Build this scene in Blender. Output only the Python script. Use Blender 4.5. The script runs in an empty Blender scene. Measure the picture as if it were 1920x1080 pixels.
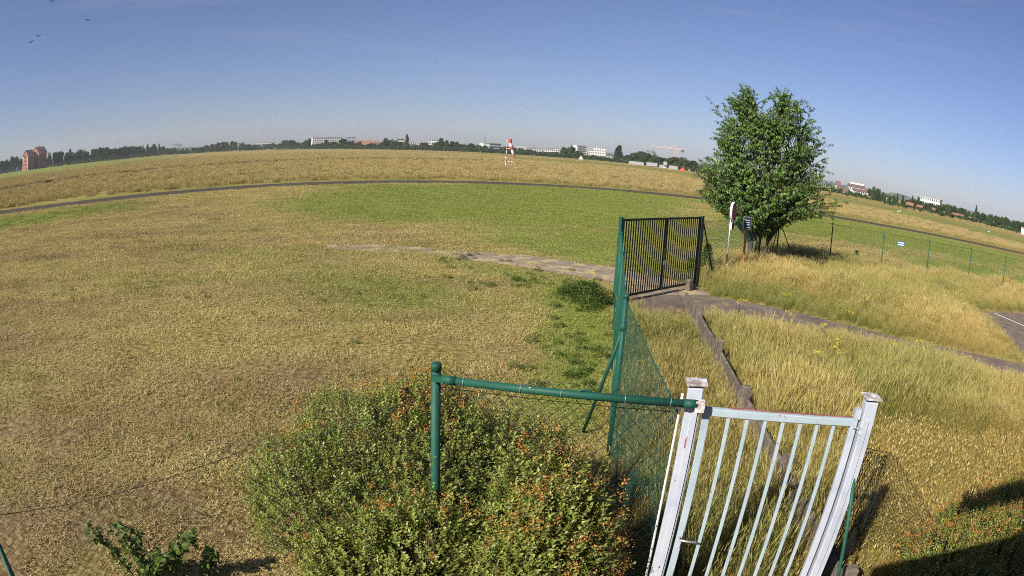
import bpy, bmesh, math, random
import numpy as np
from mathutils import Vector, Matrix

R = math.radians
rng = np.random.default_rng(7)
random.seed(7)
sc = bpy.context.scene
COL = sc.collection

# ------------------------------------------------------------------ camera
# wide security-camera lens with barrel distortion: theta = r/f * (1 + K*(r/f)^2)
F_PX, K_LENS, PITCH, ROLL, CAM_H = 1239.78, 0.224633, -0.210346, 0.057027, 3.5
cam = bpy.data.cameras.new('camera'); cam_o = bpy.data.objects.new('camera', cam); COL.objects.link(cam_o)
cr, sr, cp, sp = math.cos(ROLL), math.sin(ROLL), math.cos(PITCH), math.sin(PITCH)
def cam_rot(v):
    x, y, z = v
    x, z = x * cr - z * sr, x * sr + z * cr
    y, z = y * cp - z * sp, y * sp + z * cp
    return Vector((x, y, z))
ax, ay, az = cam_rot((1, 0, 0)), cam_rot((0, 0, 1)), -cam_rot((0, 1, 0))
m = Matrix(((ax.x, ay.x, az.x, 0), (ax.y, ay.y, az.y, 0), (ax.z, ay.z, az.z, CAM_H), (0, 0, 0, 1)))
cam_o.matrix_world = m
cam.type = 'PANO'
cam.sensor_fit = 'HORIZONTAL'; cam.sensor_width = 36.0; cam.sensor_height = 20.25
cc = cam if hasattr(cam, 'panorama_type') else cam.cycles
cc.panorama_type = 'FISHEYE_LENS_POLYNOMIAL'
f_mm = F_PX * 36.0 / 1920.0
cc.fisheye_polynomial_k0 = 0.0
cc.fisheye_polynomial_k1 = -1.0 / f_mm
cc.fisheye_polynomial_k2 = 0.0
cc.fisheye_polynomial_k3 = -K_LENS / f_mm ** 3
cc.fisheye_polynomial_k4 = 0.0
cc.fisheye_fov = R(180)
cam.clip_start = 0.05; cam.clip_end = 20000
sc.camera = cam_o

# ------------------------------------------------------------------ sky, sun, exposure
SUN_AZ, SUN_EL = R(-134.0), R(33.7)          # azimuth from +Y, clockwise positive
sun_dir = Vector((math.sin(SUN_AZ) * math.cos(SUN_EL), math.cos(SUN_AZ) * math.cos(SUN_EL), math.sin(SUN_EL)))
w = bpy.data.worlds.new('World'); sc.world = w; w.use_nodes = True
nt = w.node_tree; nt.nodes.clear()
sky = nt.nodes.new('ShaderNodeTexSky'); sky.sky_type = 'NISHITA'; sky.sun_disc = False
sky.sun_elevation = SUN_EL; sky.sun_rotation = SUN_AZ % (2 * math.pi)
sky.air_density = 0.95; sky.dust_density = 0.6; sky.ozone_density = 6.5; sky.altitude = 100
bg = nt.nodes.new('ShaderNodeBackground'); bg.inputs[1].default_value = 0.060
out = nt.nodes.new('ShaderNodeOutputWorld')
hsv = nt.nodes.new('ShaderNodeHueSaturation'); hsv.inputs['Saturation'].default_value = 0.95
# faint streaks of high cirrus and old contrails
tc = nt.nodes.new('ShaderNodeTexCoord'); mp = nt.nodes.new('ShaderNodeMapping')
mp.inputs['Scale'].default_value = (1.2, 1.0, 16.0); mp.inputs['Rotation'].default_value = (R(8), R(-7), 0)
nz = nt.nodes.new('ShaderNodeTexNoise'); nz.inputs['Scale'].default_value = 2.2; nz.inputs['Detail'].default_value = 5
cr_ = nt.nodes.new('ShaderNodeMapRange'); cr_.inputs[1].default_value = 0.56; cr_.inputs[2].default_value = 0.85; cr_.inputs[3].default_value = 0.0; cr_.inputs[4].default_value = 0.22
mx = nt.nodes.new('ShaderNodeMixRGB'); mx.blend_type = 'MIX'; mx.inputs[2].default_value = (4.6, 5.0, 5.8, 1)
L = nt.links
L.new(tc.outputs['Generated'], mp.inputs['Vector']); L.new(mp.outputs['Vector'], nz.inputs['Vector'])
L.new(nz.outputs['Fac'], cr_.inputs[0]); L.new(cr_.outputs[0], mx.inputs[0])
L.new(sky.outputs[0], hsv.inputs['Color']); L.new(hsv.outputs[0], mx.inputs[1]); tint = nt.nodes.new('ShaderNodeMixRGB'); tint.blend_type = 'MULTIPLY'; tint.inputs[0].default_value = 1; tint.inputs[2].default_value = (1.03, .93, 1.04, 1); L.new(mx.outputs[0], tint.inputs[1]); L.new(tint.outputs[0], bg.inputs[0]); L.new(bg.outputs[0], out.inputs[0])
sun = bpy.data.lights.new('sun', 'SUN'); sun.energy = 5.0; sun.angle = R(0.53); sun.color = (1.0, 0.93, 0.82)
sun_o = bpy.data.objects.new('sun', sun); COL.objects.link(sun_o)
sun_o.rotation_euler = sun_dir.to_track_quat('Z', 'Y').to_euler()
sc.view_settings.view_transform = 'Standard'; sc.view_settings.look = 'None'
sc.view_settings.exposure = 0.68; sc.view_settings.gamma = 1.0; sc.view_settings.use_curve_mapping = False
sc.cycles.max_bounces = 6; sc.cycles.transparent_max_bounces = 8; sc.cycles.diffuse_bounces = 3; sc.cycles.filter_width = 1.0; sc.cycles.use_denoising = False

# ------------------------------------------------------------------ survey helpers: photo bearings -> places on the ground
def ray(px, py):
    x, y = px - 960.0, 540.0 - py
    h = math.hypot(x, y) or 1e-6
    r = h / F_PX; th = r * (1 + K_LENS * r * r)
    return cam_rot((x / h * math.sin(th), math.cos(th), y / h * math.sin(th)))
def G(px, py, z=0.0):
    v = ray(px, py); t = (CAM_H - z) / -v.z
    return Vector((v.x * t, v.y * t, z))
def AT(px, py, dist):
    v = ray(px, py); t = dist / math.hypot(v.x, v.y)
    return Vector((v.x * t, v.y * t, CAM_H + v.z * t))
def G2(pts, z=0.0): return np.array([[*G(px, py, z)][:2] for px, py in pts])

# ------------------------------------------------------------------ noise and polygon masks (numpy)
def _hash(ix, iy, s):
    h = (ix.astype(np.int64) * 374761393 + iy.astype(np.int64) * 668265263 + s * 974634777) & 0xffffffff
    h = ((h ^ (h >> 13)) * 1274126177) & 0xffffffff
    return ((h ^ (h >> 16)) & 0xffff) / 65535.0
def vnoise(x, y, s=0):
    ix, iy = np.floor(x), np.floor(y); fx, fy = x - ix, y - iy
    fx, fy = fx * fx * (3 - 2 * fx), fy * fy * (3 - 2 * fy)
    a, b, c, d = _hash(ix, iy, s), _hash(ix + 1, iy, s), _hash(ix, iy + 1, s), _hash(ix + 1, iy + 1, s)
    return (a * (1 - fx) + b * fx) * (1 - fy) + (c * (1 - fx) + d * fx) * fy
def fbm(x, y, s=0, o=4):
    v, a, t = 0, .5, 0
    for i in range(o):
        v = v + a * vnoise(x * 2 ** i, y * 2 ** i, s + i); t += a; a *= .5
    return v / t
def sdf(P, x, y):          # signed distance to polygon, positive inside
    dmin = np.full(x.shape, 1e9); ins = np.zeros(x.shape, bool)
    n = len(P)
    for i in range(n):
        ax_, ay_ = P[i]; bx, by = P[(i + 1) % n]
        ex, ey = bx - ax_, by - ay_
        t = np.clip(((x - ax_) * ex + (y - ay_) * ey) / (ex * ex + ey * ey + 1e-12), 0, 1)
        dmin = np.minimum(dmin, np.hypot(x - ax_ - t * ex, y - ay_ - t * ey))
        c = ((ay_ > y) != (by > y)) & (x < (bx - ax_) * (y - ay_) / (by - ay_ + 1e-12) + ax_)
        ins ^= c
    return np.where(ins, dmin, -dmin)
def soft(P, x, y, s):
    return np.clip(sdf(P, x, y) / s * .5 + .5, 0, 1)

# ------------------------------------------------------------------ mesh helpers
def np_mesh(name, V, F, attrs=None, smooth=False):
    me = bpy.data.meshes.new(name)
    V = np.asarray(V, np.float32).reshape(-1, 3); F = np.asarray(F, np.int32); k = F.shape[1]; n = len(F)
    me.vertices.add(len(V)); me.vertices.foreach_set('co', V.ravel())
    me.loops.add(n * k); me.loops.foreach_set('vertex_index', F.ravel())
    me.polygons.add(n); me.polygons.foreach_set('loop_start', np.arange(n, dtype=np.int32) * k)
    try: me.polygons.foreach_set('loop_total', np.full(n, k, np.int32))
    except Exception: pass
    if smooth: me.polygons.foreach_set('use_smooth', np.ones(n, bool))
    for an, av in (attrs or {}).items():
        a = me.attributes.new(an, 'FLOAT', 'POINT'); a.data.foreach_set('value', np.asarray(av, np.float32))
    me.update(calc_edges=True)
    return me
def link(name, me, mat=None, parent=None):
    o = bpy.data.objects.new(name, me); COL.objects.link(o)
    if mat is not None and len(me.materials) == 0: me.materials.append(mat)
    if parent is not None: o.parent = parent
    return o
def tag(o, label=None, cat=None, group=None, kind=None):
    if label: o['label'] = label
    if cat: o['category'] = cat
    if group: o['group'] = group
    if kind: o['kind'] = kind
    return o
def empty(name, loc=(0, 0, 0), rz=0.0, label=None, cat=None, group=None):
    o = bpy.data.objects.new(name, None); COL.objects.link(o); o.location = loc; o.rotation_euler = (0, 0, rz)
    return tag(o, label, cat, group)
class MB:
    def __init__(s): s.v = []; s.f = []
    def add(s, V, Fs):
        o = len(s.v); s.v += [tuple(v) for v in V]; s.f += [tuple(i + o for i in f) for f in Fs]; return s
    def box(s, c, size, rz=0.0, M=None, bev=0.0):
        hx, hy, hz = [a / 2 for a in size]; c = Vector(c)
        if bev <= 0:
            V = [Vector((x, y, z)) for z in (-hz, hz) for x, y in ((-hx, -hy), (hx, -hy), (hx, hy), (-hx, hy))]
            Fs = [(3, 2, 1, 0), (4, 5, 6, 7), (0, 1, 5, 4), (1, 2, 6, 5), (2, 3, 7, 6), (3, 0, 4, 7)]
        else:
            b = bev; ring = [(-hx + b, -hy), (hx - b, -hy), (hx, -hy + b), (hx, hy - b), (hx - b, hy), (-hx + b, hy), (-hx, hy - b), (-hx, -hy + b)]
            ring2 = [(x * (1 - b / hx), y * (1 - b / hy)) for x, y in ring]
            V = [Vector((x, y, -hz)) for x, y in ring2] + [Vector((x, y, -hz + b)) for x, y in ring] + [Vector((x, y, hz - b)) for x, y in ring] + [Vector((x, y, hz)) for x, y in ring2]
            Fs = [tuple(range(7, -1, -1)), tuple(range(24, 32))]
            for r in range(3):
                for i in range(8): Fs.append((r * 8 + i, r * 8 + (i + 1) % 8, r * 8 + 8 + (i + 1) % 8, r * 8 + 8 + i))
        Rm = M if M is not None else Matrix.Rotation(rz, 3, 'Z')
        return s.add([Rm @ v + c for v in V], Fs)
    def beam(s, a, b, wdt, hgt, up=(0, 0, 1), bev=0.0):
        a, b = Vector(a), Vector(b); d = (b - a); l = d.length; d.normalize(); up = Vector(up)
        if abs(d.dot(up)) > .98: up = Vector((1, 0, 0))
        x = d.cross(up).normalized(); z = x.cross(d)
        M = Matrix((x, d, z)).transposed()
        return s.box((a + b) / 2, (wdt, l, hgt), M=M, bev=bev)
    def tube(s, pts, rad, n=8, cap=True):
        pts = [Vector(p) for p in pts]; m_ = len(pts)
        rads = rad if hasattr(rad, '__len__') else [rad] * m_
        V = []; Fs = []; px = None
        for i, p in enumerate(pts):
            d = (pts[min(i + 1, m_ - 1)] - pts[max(i - 1, 0)]).normalized()
            if px is None: px = d.orthogonal().normalized()
            px = (px - d * px.dot(d)).normalized(); py = d.cross(px)
            for k in range(n):
                a = 2 * math.pi * k / n; V.append(p + (px * math.cos(a) + py * math.sin(a)) * rads[i])
        for i in range(m_ - 1):
            for k in range(n): Fs.append((i * n + k, i * n + (k + 1) % n, (i + 1) * n + (k + 1) % n, (i + 1) * n + k))
        if cap: Fs += [tuple(range(n - 1, -1, -1)), tuple((m_ - 1) * n + k for k in range(n))]
        return s.add(V, Fs)
    def prism(s, ring, z0, z1):
        n = len(ring); V = [(x, y, z0) for x, y in ring] + [(x, y, z1) for x, y in ring]
        return s.add(V, [tuple(range(n - 1, -1, -1)), tuple(range(n, 2 * n))] + [(i, (i + 1) % n, n + (i + 1) % n, n + i) for i in range(n)])
    def build(s, name, mat, parent=None, smooth=False):
        me = bpy.data.meshes.new(name); me.from_pydata(s.v, [], s.f); me.update()
        if smooth: me.polygons.foreach_set('use_smooth', np.ones(len(me.polygons), bool))
        return link(name, me, mat, parent)

# ------------------------------------------------------------------ materials
def new_mat(name):
    mt = bpy.data.materials.new(name); mt.use_nodes = True; n = mt.node_tree; n.nodes.clear()
    o = n.nodes.new('ShaderNodeOutputMaterial'); return mt, n, o
def node(n, t, **kw):
    x = n.nodes.new(t)
    for k, v in kw.items():
        if k.startswith('i_'): x.inputs[k[2:].replace('_', ' ')].default_value = v
        else: setattr(x, k, v)
    return x
def c4(c): return (c[0], c[1], c[2], 1)
def ramp(n, stops):
    r = n.nodes.new('ShaderNodeValToRGB'); e = r.color_ramp.elements
    while len(e) < len(stops): e.new(0.5)
    for el, (p, c) in zip(e, stops): el.position = p; el.color = c4(c)
    return r
def surf_mat(name, stops, scale=6.0, rough=0.75, bump=0.15, bscale=40.0, spec=0.3, metal=0.0, detail=6.0, coord='Object', chips=None):
    """noise-mottled paint, concrete, metal ...; chips=(colour, threshold, scale) adds flaked spots"""
    mt, n, o = new_mat(name); lk = n.links
    t = node(n, 'ShaderNodeTexCoord'); nz = node(n, 'ShaderNodeTexNoise', i_Scale=scale, i_Detail=detail, i_Roughness=.65)
    lk.new(t.outputs[coord], nz.inputs['Vector'])
    rp = ramp(n, stops); lk.new(nz.outputs['Fac'], rp.inputs[0])
    p = node(n, 'ShaderNodeBsdfPrincipled', i_Roughness=rough, i_Metallic=metal); p.inputs['Specular IOR Level'].default_value = spec
    col = rp.outputs[0]
    if chips:
        n2 = node(n, 'ShaderNodeTexNoise', i_Scale=chips[2], i_Detail=4.0, i_Roughness=.7); lk.new(t.outputs[coord], n2.inputs['Vector'])
        mr = node(n, 'ShaderNodeMapRange'); mr.inputs[1].default_value = chips[1]; mr.inputs[2].default_value = chips[1] + .02
        lk.new(n2.outputs['Fac'], mr.inputs[0])
        mxx = node(n, 'ShaderNodeMixRGB'); mxx.inputs[2].default_value = c4(chips[0]); lk.new(mr.outputs[0], mxx.inputs[0]); lk.new(col, mxx.inputs[1]); col = mxx.outputs[0]
    lk.new(col, p.inputs['Base Color'])
    if bump:
        nb = node(n, 'ShaderNodeTexNoise', i_Scale=bscale, i_Detail=4.0); lk.new(t.outputs[coord], nb.inputs['Vector'])
        b = node(n, 'ShaderNodeBump', i_Strength=bump, i_Distance=.02); lk.new(nb.outputs['Fac'], b.inputs['Height']); lk.new(b.outputs[0], p.inputs['Normal'])
    lk.new(p.outputs[0], o.inputs[0]); return mt
def plain(name, c, rough=.6, spec=.3, var=.12, scale=3.0, metal=0.0):
    d = tuple(x * (1 - var) for x in c); l = tuple(min(1, x * (1 + var)) for x in c)
    return surf_mat(name, [(.3, d), (.7, l)], scale=scale, rough=rough, bump=0, spec=spec, metal=metal)
def leaf_mat(name, stops, trans=.3, rough=.5, spec=.25, attr='rnd', inst=None, stops2=None, tcol=None, stops3=None):
    """leaf or blade: colour by the piece's own random value; stops2 is blended in by the instance attribute `inst`"""
    mt, n, o = new_mat(name); lk = n.links
    a = node(n, 'ShaderNodeAttribute', attribute_name=attr)
    rp = ramp(n, stops); lk.new(a.outputs['Fac'], rp.inputs[0]); col = rp.outputs[0]
    if stops3:
        r3 = ramp(n, stops3); lk.new(a.outputs['Fac'], r3.inputs[0])
        ta = node(n, 'ShaderNodeAttribute', attribute_name='tone', attribute_type='INSTANCER')
        m3 = node(n, 'ShaderNodeMixRGB'); lk.new(ta.outputs['Fac'], m3.inputs[0]); lk.new(col, m3.inputs[1]); lk.new(r3.outputs[0], m3.inputs[2]); col = m3.outputs[0]
    if stops2:
        r2 = ramp(n, stops2); lk.new(a.outputs['Fac'], r2.inputs[0])
        ia = node(n, 'ShaderNodeAttribute', attribute_name=inst, attribute_type='INSTANCER')
        mm = node(n, 'ShaderNodeMixRGB'); lk.new(ia.outputs['Fac'], mm.inputs[0]); lk.new(col, mm.inputs[1]); lk.new(r2.outputs[0], mm.inputs[2]); col = mm.outputs[0]
    p = node(n, 'ShaderNodeBsdfPrincipled', i_Roughness=rough); p.inputs['Specular IOR Level'].default_value = spec
    tr = node(n, 'ShaderNodeBsdfTranslucent'); ms = node(n, 'ShaderNodeMixShader'); ms.inputs[0].default_value = trans
    lk.new(col, p.inputs['Base Color'])
    if tcol:
        tm = node(n, 'ShaderNodeMixRGB', blend_type='MULTIPLY'); tm.inputs[0].default_value = 1; tm.inputs[2].default_value = c4(tcol); lk.new(col, tm.inputs[1]); lk.new(tm.outputs[0], tr.inputs[0])
    else: lk.new(col, tr.inputs[0])
    lk.new(p.outputs[0], ms.inputs[1]); lk.new(tr.outputs[0], ms.inputs[2]); lk.new(ms.outputs[0], o.inputs[0]); return mt

STRAW = [(0.0, (.15, .11, .034)), (.40, (.41, .325, .115)), (.8, (.64, .525, .215)), (1.0, (.80, .68, .34))]
BROWN = [(0.0, (.09, .056, .022)), (.5, (.28, .19, .08)), (1.0, (.60, .45, .22))]
GREEN = [(0.0, (.075, .105, .018)), (.4, (.19, .23, .046)), (.85, (.33, .35, .088)), (1.0, (.48, .44, .16))]
GOLD = [(0.0, (.22, .145, .040)), (.4, (.40, .285, .082)), (.8, (.53, .395, .135)), (1.0, (.66, .52, .24))]
M_STUB = leaf_mat('stubble', STRAW, trans=.15, rough=.8, spec=.1, inst='green', stops2=GREEN, stops3=BROWN)
M_TALL = leaf_mat('tall_grass', GOLD, trans=.25, rough=.7, spec=.15, inst='green', stops2=[(0, (.085, .115, .022)), (.5, (.19, .215, .05)), (1, (.36, .34, .11))])
M_GREENP = surf_mat('green_paint', [(.3, (.010, .060, .040)), (.7, (.016, .088, .060))], scale=6, rough=.55, bump=.10, bscale=60, spec=.25, chips=((.38, .42, .38), .69, 34))
M_GREENM = plain('green_plastic_wire', (.014, .085, .058), rough=.5)
M_DARKW = plain('dark_wire', (.020, .026, .024), rough=.6)
M_BLACKG = surf_mat('black_green_paint', [(.3, (.006, .012, .010)), (.7, (.012, .022, .019))], scale=8, rough=.5, bump=.05)
M_WHITE = surf_mat('white_paint', [(.25, (.31, .34, .41)), (.5, (.40, .43, .50)), (.8, (.46, .48, .54))], scale=5, rough=.45, bump=.08, bscale=25, chips=((.17, .11, .10), .695, 26))
M_TEAL = surf_mat('pale_teal_paint', [(.25, (.26, .34, .38)), (.6, (.35, .42, .47)), (.85, (.42, .46, .51))], scale=7, rough=.5, bump=.08, bscale=30, chips=((.26, .11, .09), .66, 18))
M_FLAKE = surf_mat('flaked_cap', [(.35, (.22, .17, .15)), (.5, (.42, .38, .37)), (.6, (.68, .69, .70))], scale=14, rough=.7, bump=.4, bscale=30)
M_RUSTRED = surf_mat('red_lead_primer', [(.3, (.16, .055, .045)), (.7, (.30, .13, .10))], scale=20, rough=.8, bump=.3)
M_CONC = surf_mat('old_concrete', [(.25, (.055, .045, .036)), (.5, (.135, .11, .088)), (.75, (.25, .21, .165))], scale=7, rough=.9, bump=.6, bscale=28)
M_GALV = plain('galvanised', (.42, .43, .44), rough=.4, metal=.6)
M_WOODP = surf_mat('orange_wood', [(.3, (.26, .11, .045)), (.7, (.42, .20, .085))], scale=14, rough=.8, bump=.3)
M_BARK = surf_mat('bark', [(.3, (.035, .028, .022)), (.55, (.085, .07, .056)), (.8, (.17, .145, .12))], scale=9, rough=.95, bump=.8, bscale=22)
M_TWIG = plain('twig', (.10, .065, .04), rough=.9)
M_ASPH = surf_mat('asphalt', [(.3, (.062, .052, .044)), (.6, (.085, .072, .060)), (.8, (.13, .11, .085))], scale=1.3, rough=1.0, spec=.03, bump=.3, bscale=50)
M_OLDASPH = surf_mat('old_asphalt', [(.3, (.125, .098, .080)), (.55, (.175, .14, .113)), (.8, (.25, .205, .155))], scale=1.6, rough=1.0, spec=.03, bump=.4, bscale=30, chips=((.30, .23, .12), .60, 2.2))
M_PATH = surf_mat('worn_concrete', [(.3, (.17, .135, .10)), (.55, (.27, .22, .165)), (.75, (.36, .295, .215))], scale=1.1, rough=1.0, spec=.03, bump=.4, bscale=18, chips=((.40, .31, .17), .53, 1.6))
M_LINE = plain('white_line_paint', (.62, .62, .60), rough=.8, var=.25, scale=6)
M_DARK = plain('dark_blue_panel', (.016, .022, .034), rough=.45)
M_SIGNRED = plain('faded_red', (.28, .03, .06), rough=.5, var=.25, scale=9)
M_RED = plain('signal_red', (.46, .10, .10), rough=.7)
M_SWHITE = plain('signal_white', (.60, .60, .60), rough=.6)
M_BLUE = plain('blue_sign', (.03, .13, .46), rough=.4)
M_PRINT = plain('pale_print', (.45, .50, .56), rough=.6)
M_BIRD = plain('black_plumage', (.008, .008, .009), rough=.7)
M_GLASS = surf_mat('dark_window', [(.3, (.03, .04, .055)), (.7, (.07, .09, .11))], scale=.4, rough=.2, bump=0, spec=.5)
M_WALLW = plain('white_render', (.52, .52, .515), rough=.85, var=.08, scale=.2)
M_WALLC = plain('cream_render', (.42, .375, .31), rough=.85, var=.08, scale=.2)
M_WALLG = plain('grey_render', (.27, .33, .38), rough=.85, var=.08, scale=.2)
M_BRICK = surf_mat('red_brick', [(.3, (.25, .085, .055)), (.7, (.36, .14, .085))], scale=.6, rough=.9, bump=0)
M_STONE = plain('sandstone_trim', (.62, .42, .30), rough=.9)
M_TILE = surf_mat('clay_tiles', [(.3, (.21, .095, .068)), (.7, (.30, .145, .105))], scale=.8, rough=.9, bump=0)
M_TILED = surf_mat('brown_tiles', [(.3, (.12, .075, .07)), (.7, (.19, .125, .115))], scale=.8, rough=.9, bump=0)
M_ROOFG = plain('grey_roof', (.30, .29, .29), rough=.85)
M_REDWALL = plain('red_wall', (.55, .09, .05), rough=.8)
M_CRANE = plain('crane_paint', (.60, .36, .30), rough=.6)
M_CRANED = plain('dark_crane_paint', (.12, .13, .15), rough=.6)
CHERRY = [(0, (.034, .082, .016)), (.45, (.095, .19, .036)), (.8, (.18, .29, .06)), (1, (.29, .38, .11))]
M_CHERRY = leaf_mat('cherry_leaves', CHERRY, trans=.3, rough=.42, spec=.35, tcol=(1.2, 1.3, .5))
M_HEDGE = leaf_mat('hedge_leaves', [(0, (.045, .072, .012)), (.35, (.14, .182, .030)), (.75, (.28, .315, .068)), (1, (.46, .44, .13))], trans=.28, rough=.4, spec=.35)
M_HBLOOM = leaf_mat('faded_blossom', [(0, (.28, .10, .03)), (.6, (.48, .20, .055)), (1, (.58, .34, .12))], trans=.2, rough=.8, spec=.1)
M_FAR = [leaf_mat('far_leaves_%s' % q, s, trans=.15, rough=.7, spec=.1) for q, s in (
    ('dark', [(0, (.020, .040, .012)), (.6, (.044, .074, .022)), (1, (.075, .110, .035))]),
    ('mid', [(0, (.034, .060, .015)), (.6, (.070, .105, .028)), (1, (.115, .15, .045))]),
    ('pale', [(0, (.05, .075, .022)), (.6, (.095, .12, .04)), (1, (.15, .165, .06))]))]
M_WEED = leaf_mat('weed_leaves', [(0, (.045, .085, .014)), (.5, (.105, .165, .03)), (1, (.18, .24, .06))], trans=.3, rough=.5, spec=.25)
M_YELLOW = plain('yellow_petals', (.72, .55, .03), rough=.7)

# ------------------------------------------------------------------ ground zones
P_TRACK_UP = [(0, 390), (100, 384), (200, 367), (300, 360), (400, 351), (475, 347), (580, 342.5), (705, 339.5), (955, 342), (1000, 344), (1100, 350), (1200, 359), (1290, 366), (1495, 394), (1590, 407.5), (1690, 426), (1790, 445), (1915, 472)]
P_TRACK_LO = [(0, 407), (100, 395), (200, 377), (300, 367), (400, 359), (475, 354), (580, 347), (705, 345), (955, 346), (1000, 347.5), (1100, 355), (1200, 362.5), (1290, 370), (1495, 400), (1590, 414), (1690, 432), (1790, 450), (1915, 478)]
tc_pts = (G2(P_TRACK_UP) + G2(P_TRACK_LO)) / 2
# smooth taxiway centre line: polynomial in bearing
tb = np.arctan2(tc_pts[:, 0], tc_pts[:, 1]); tr_ = np.hypot(tc_pts[:, 0], tc_pts[:, 1])
tco = np.polyfit(tb, 1 / tr_, 5)
def track_r(b): return 1 / np.polyval(tco, np.clip(b, tb.min() - .05, tb.max() + .05))
POLY = dict(
    tall_right=G2([(1318, 520), (1340, 505), (1420, 486), (1470, 482), (1560, 492), (1650, 510), (1740, 522), (1820, 533), (1930, 552), (1930, 586), (1836, 580), (1870, 610), (1925, 668), (1925, 684), (1700, 634), (1500, 585), (1330, 556)]),
    tall_near=G2([(1325, 588), (1500, 622), (1700, 664), (1930, 712), (1930, 830), (1800, 850), (1690, 800), (1620, 800), (1560, 960), (1400, 1100), (1300, 1100), (1330, 800), (1345, 700)]),
    tall_mid=G2([(1180, 560), (1290, 560), (1330, 640), (1390, 740), (1440, 850), (1420, 1000), (1200, 1000), (1180, 800)]),
    brown_near=G2([(-80, 560), (150, 620), (420, 760), (520, 900), (400, 1100), (-200, 1100)]),
    pale_swath=G2([(690, 640), (990, 610), (1010, 690), (930, 720), (700, 700)]),
    straw_l=G2([(300, 620), (1000, 600), (1010, 700), (700, 720), (600, 1000), (100, 1000), (0, 800)]),
    green_far=G2([(520, 392), (620, 350), (800, 345), (1000, 348), (1290, 371), (1320, 460), (1150, 450), (1000, 440), (860, 420), (680, 412)]),
    green_far2=G2([(580, 352), (720, 348), (720, 358), (580, 358)]),
    green_midR=G2([(1000, 470), (1150, 440), (1160, 500), (1060, 490)]),
    green_right=G2([(1000, 395), (1310, 395), (1330, 530), (1160, 505), (1000, 470), (950, 450)]),
    green_left=G2([(-60, 420), (0, 408), (120, 396), (230, 380), (260, 390), (120, 412), (0, 432), (-60, 450)]),
    green_path=G2([(760, 470), (860, 482), (1010, 510), (1140, 535), (1150, 600), (1050, 580), (960, 530), (860, 500)]),
    green_weed=G2([(1000, 620), (1050, 560), (1145, 540), (1150, 720), (1110, 800), (990, 740)]),
    green_l1=G2([(180, 520), (300, 520), (320, 560), (200, 560)]),
    green_l2=G2([(480, 490), (700, 490), (840, 520), (900, 600), (620, 600), (500, 540)]),
    green_fence=G2([(1330, 375), (1480, 396), (1600, 415), (1760, 446), (1930, 488), (1930, 512), (1700, 470), (1500, 448), (1320, 440)]),
    green_fence2=G2([(1660, 470), (1930, 510), (1930, 545), (1700, 505)]),
    mown_flat=G2([(1640, 830), (1760, 800), (1925, 850), (1925, 1000), (1640, 1000)]),
    green_leftfar=G2([(-120, 342), (0, 322), (110, 311), (330, 291), (335, 295), (110, 322), (0, 336), (-120, 360)]),
    runway_a=G2([(960, 296), (1160, 309), (1300, 326), (1560, 368), (1930, 450), (1930, 466), (1560, 378), (1300, 334), (1160, 315), (1000, 303), (960, 300)]),
    runway_b=G2([(760, 284), (1000, 291), (1300, 322.5), (1570, 366.5), (1930, 446), (1930, 449.5), (1570, 369.5), (1300, 325), (1000, 294), (760, 286)]),
)
DITCH = G2([(-120, 383), (0, 357.5), (165, 332), (300, 319), (480, 305.5), (580, 301), (700, 299), (820, 300), (940, 303)])
PATHS = dict(
    path=G2([(606, 458), (700, 459), (800, 466), (880, 471), (1000, 480), (1160, 503), (1300, 536), (1330, 552), (1200, 560), (1148, 528), (1050, 514), (960, 497), (880, 487), (800, 476), (700, 472), (615, 467)]),
    road=G2([(1180, 556), (1312, 553), (1400, 567), (1500, 588), (1600, 613), (1700, 638), (1810, 661), (1960, 694), (1960, 722), (1810, 687), (1700, 664), (1600, 640), (1500, 622), (1400, 604), (1320, 592), (1200, 585)]),
    lot=G2([(1828, 583), (1960, 590), (1990, 640), (1960, 694), (1915, 660), (1885, 635), (1858, 612)]),
)
def seg_dist(P, x, y):
    dmin = np.full(x.shape, 1e9)
    for (a, b) in zip(P[:-1], P[1:]):
        e = b - a; t = np.clip(((x - a[0]) * e[0] + (y - a[1]) * e[1]) / (e @ e), 0, 1)
        dmin = np.minimum(dmin, np.hypot(x - a[0] - t * e[0], y - a[1] - t * e[1]))
    return dmin
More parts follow.
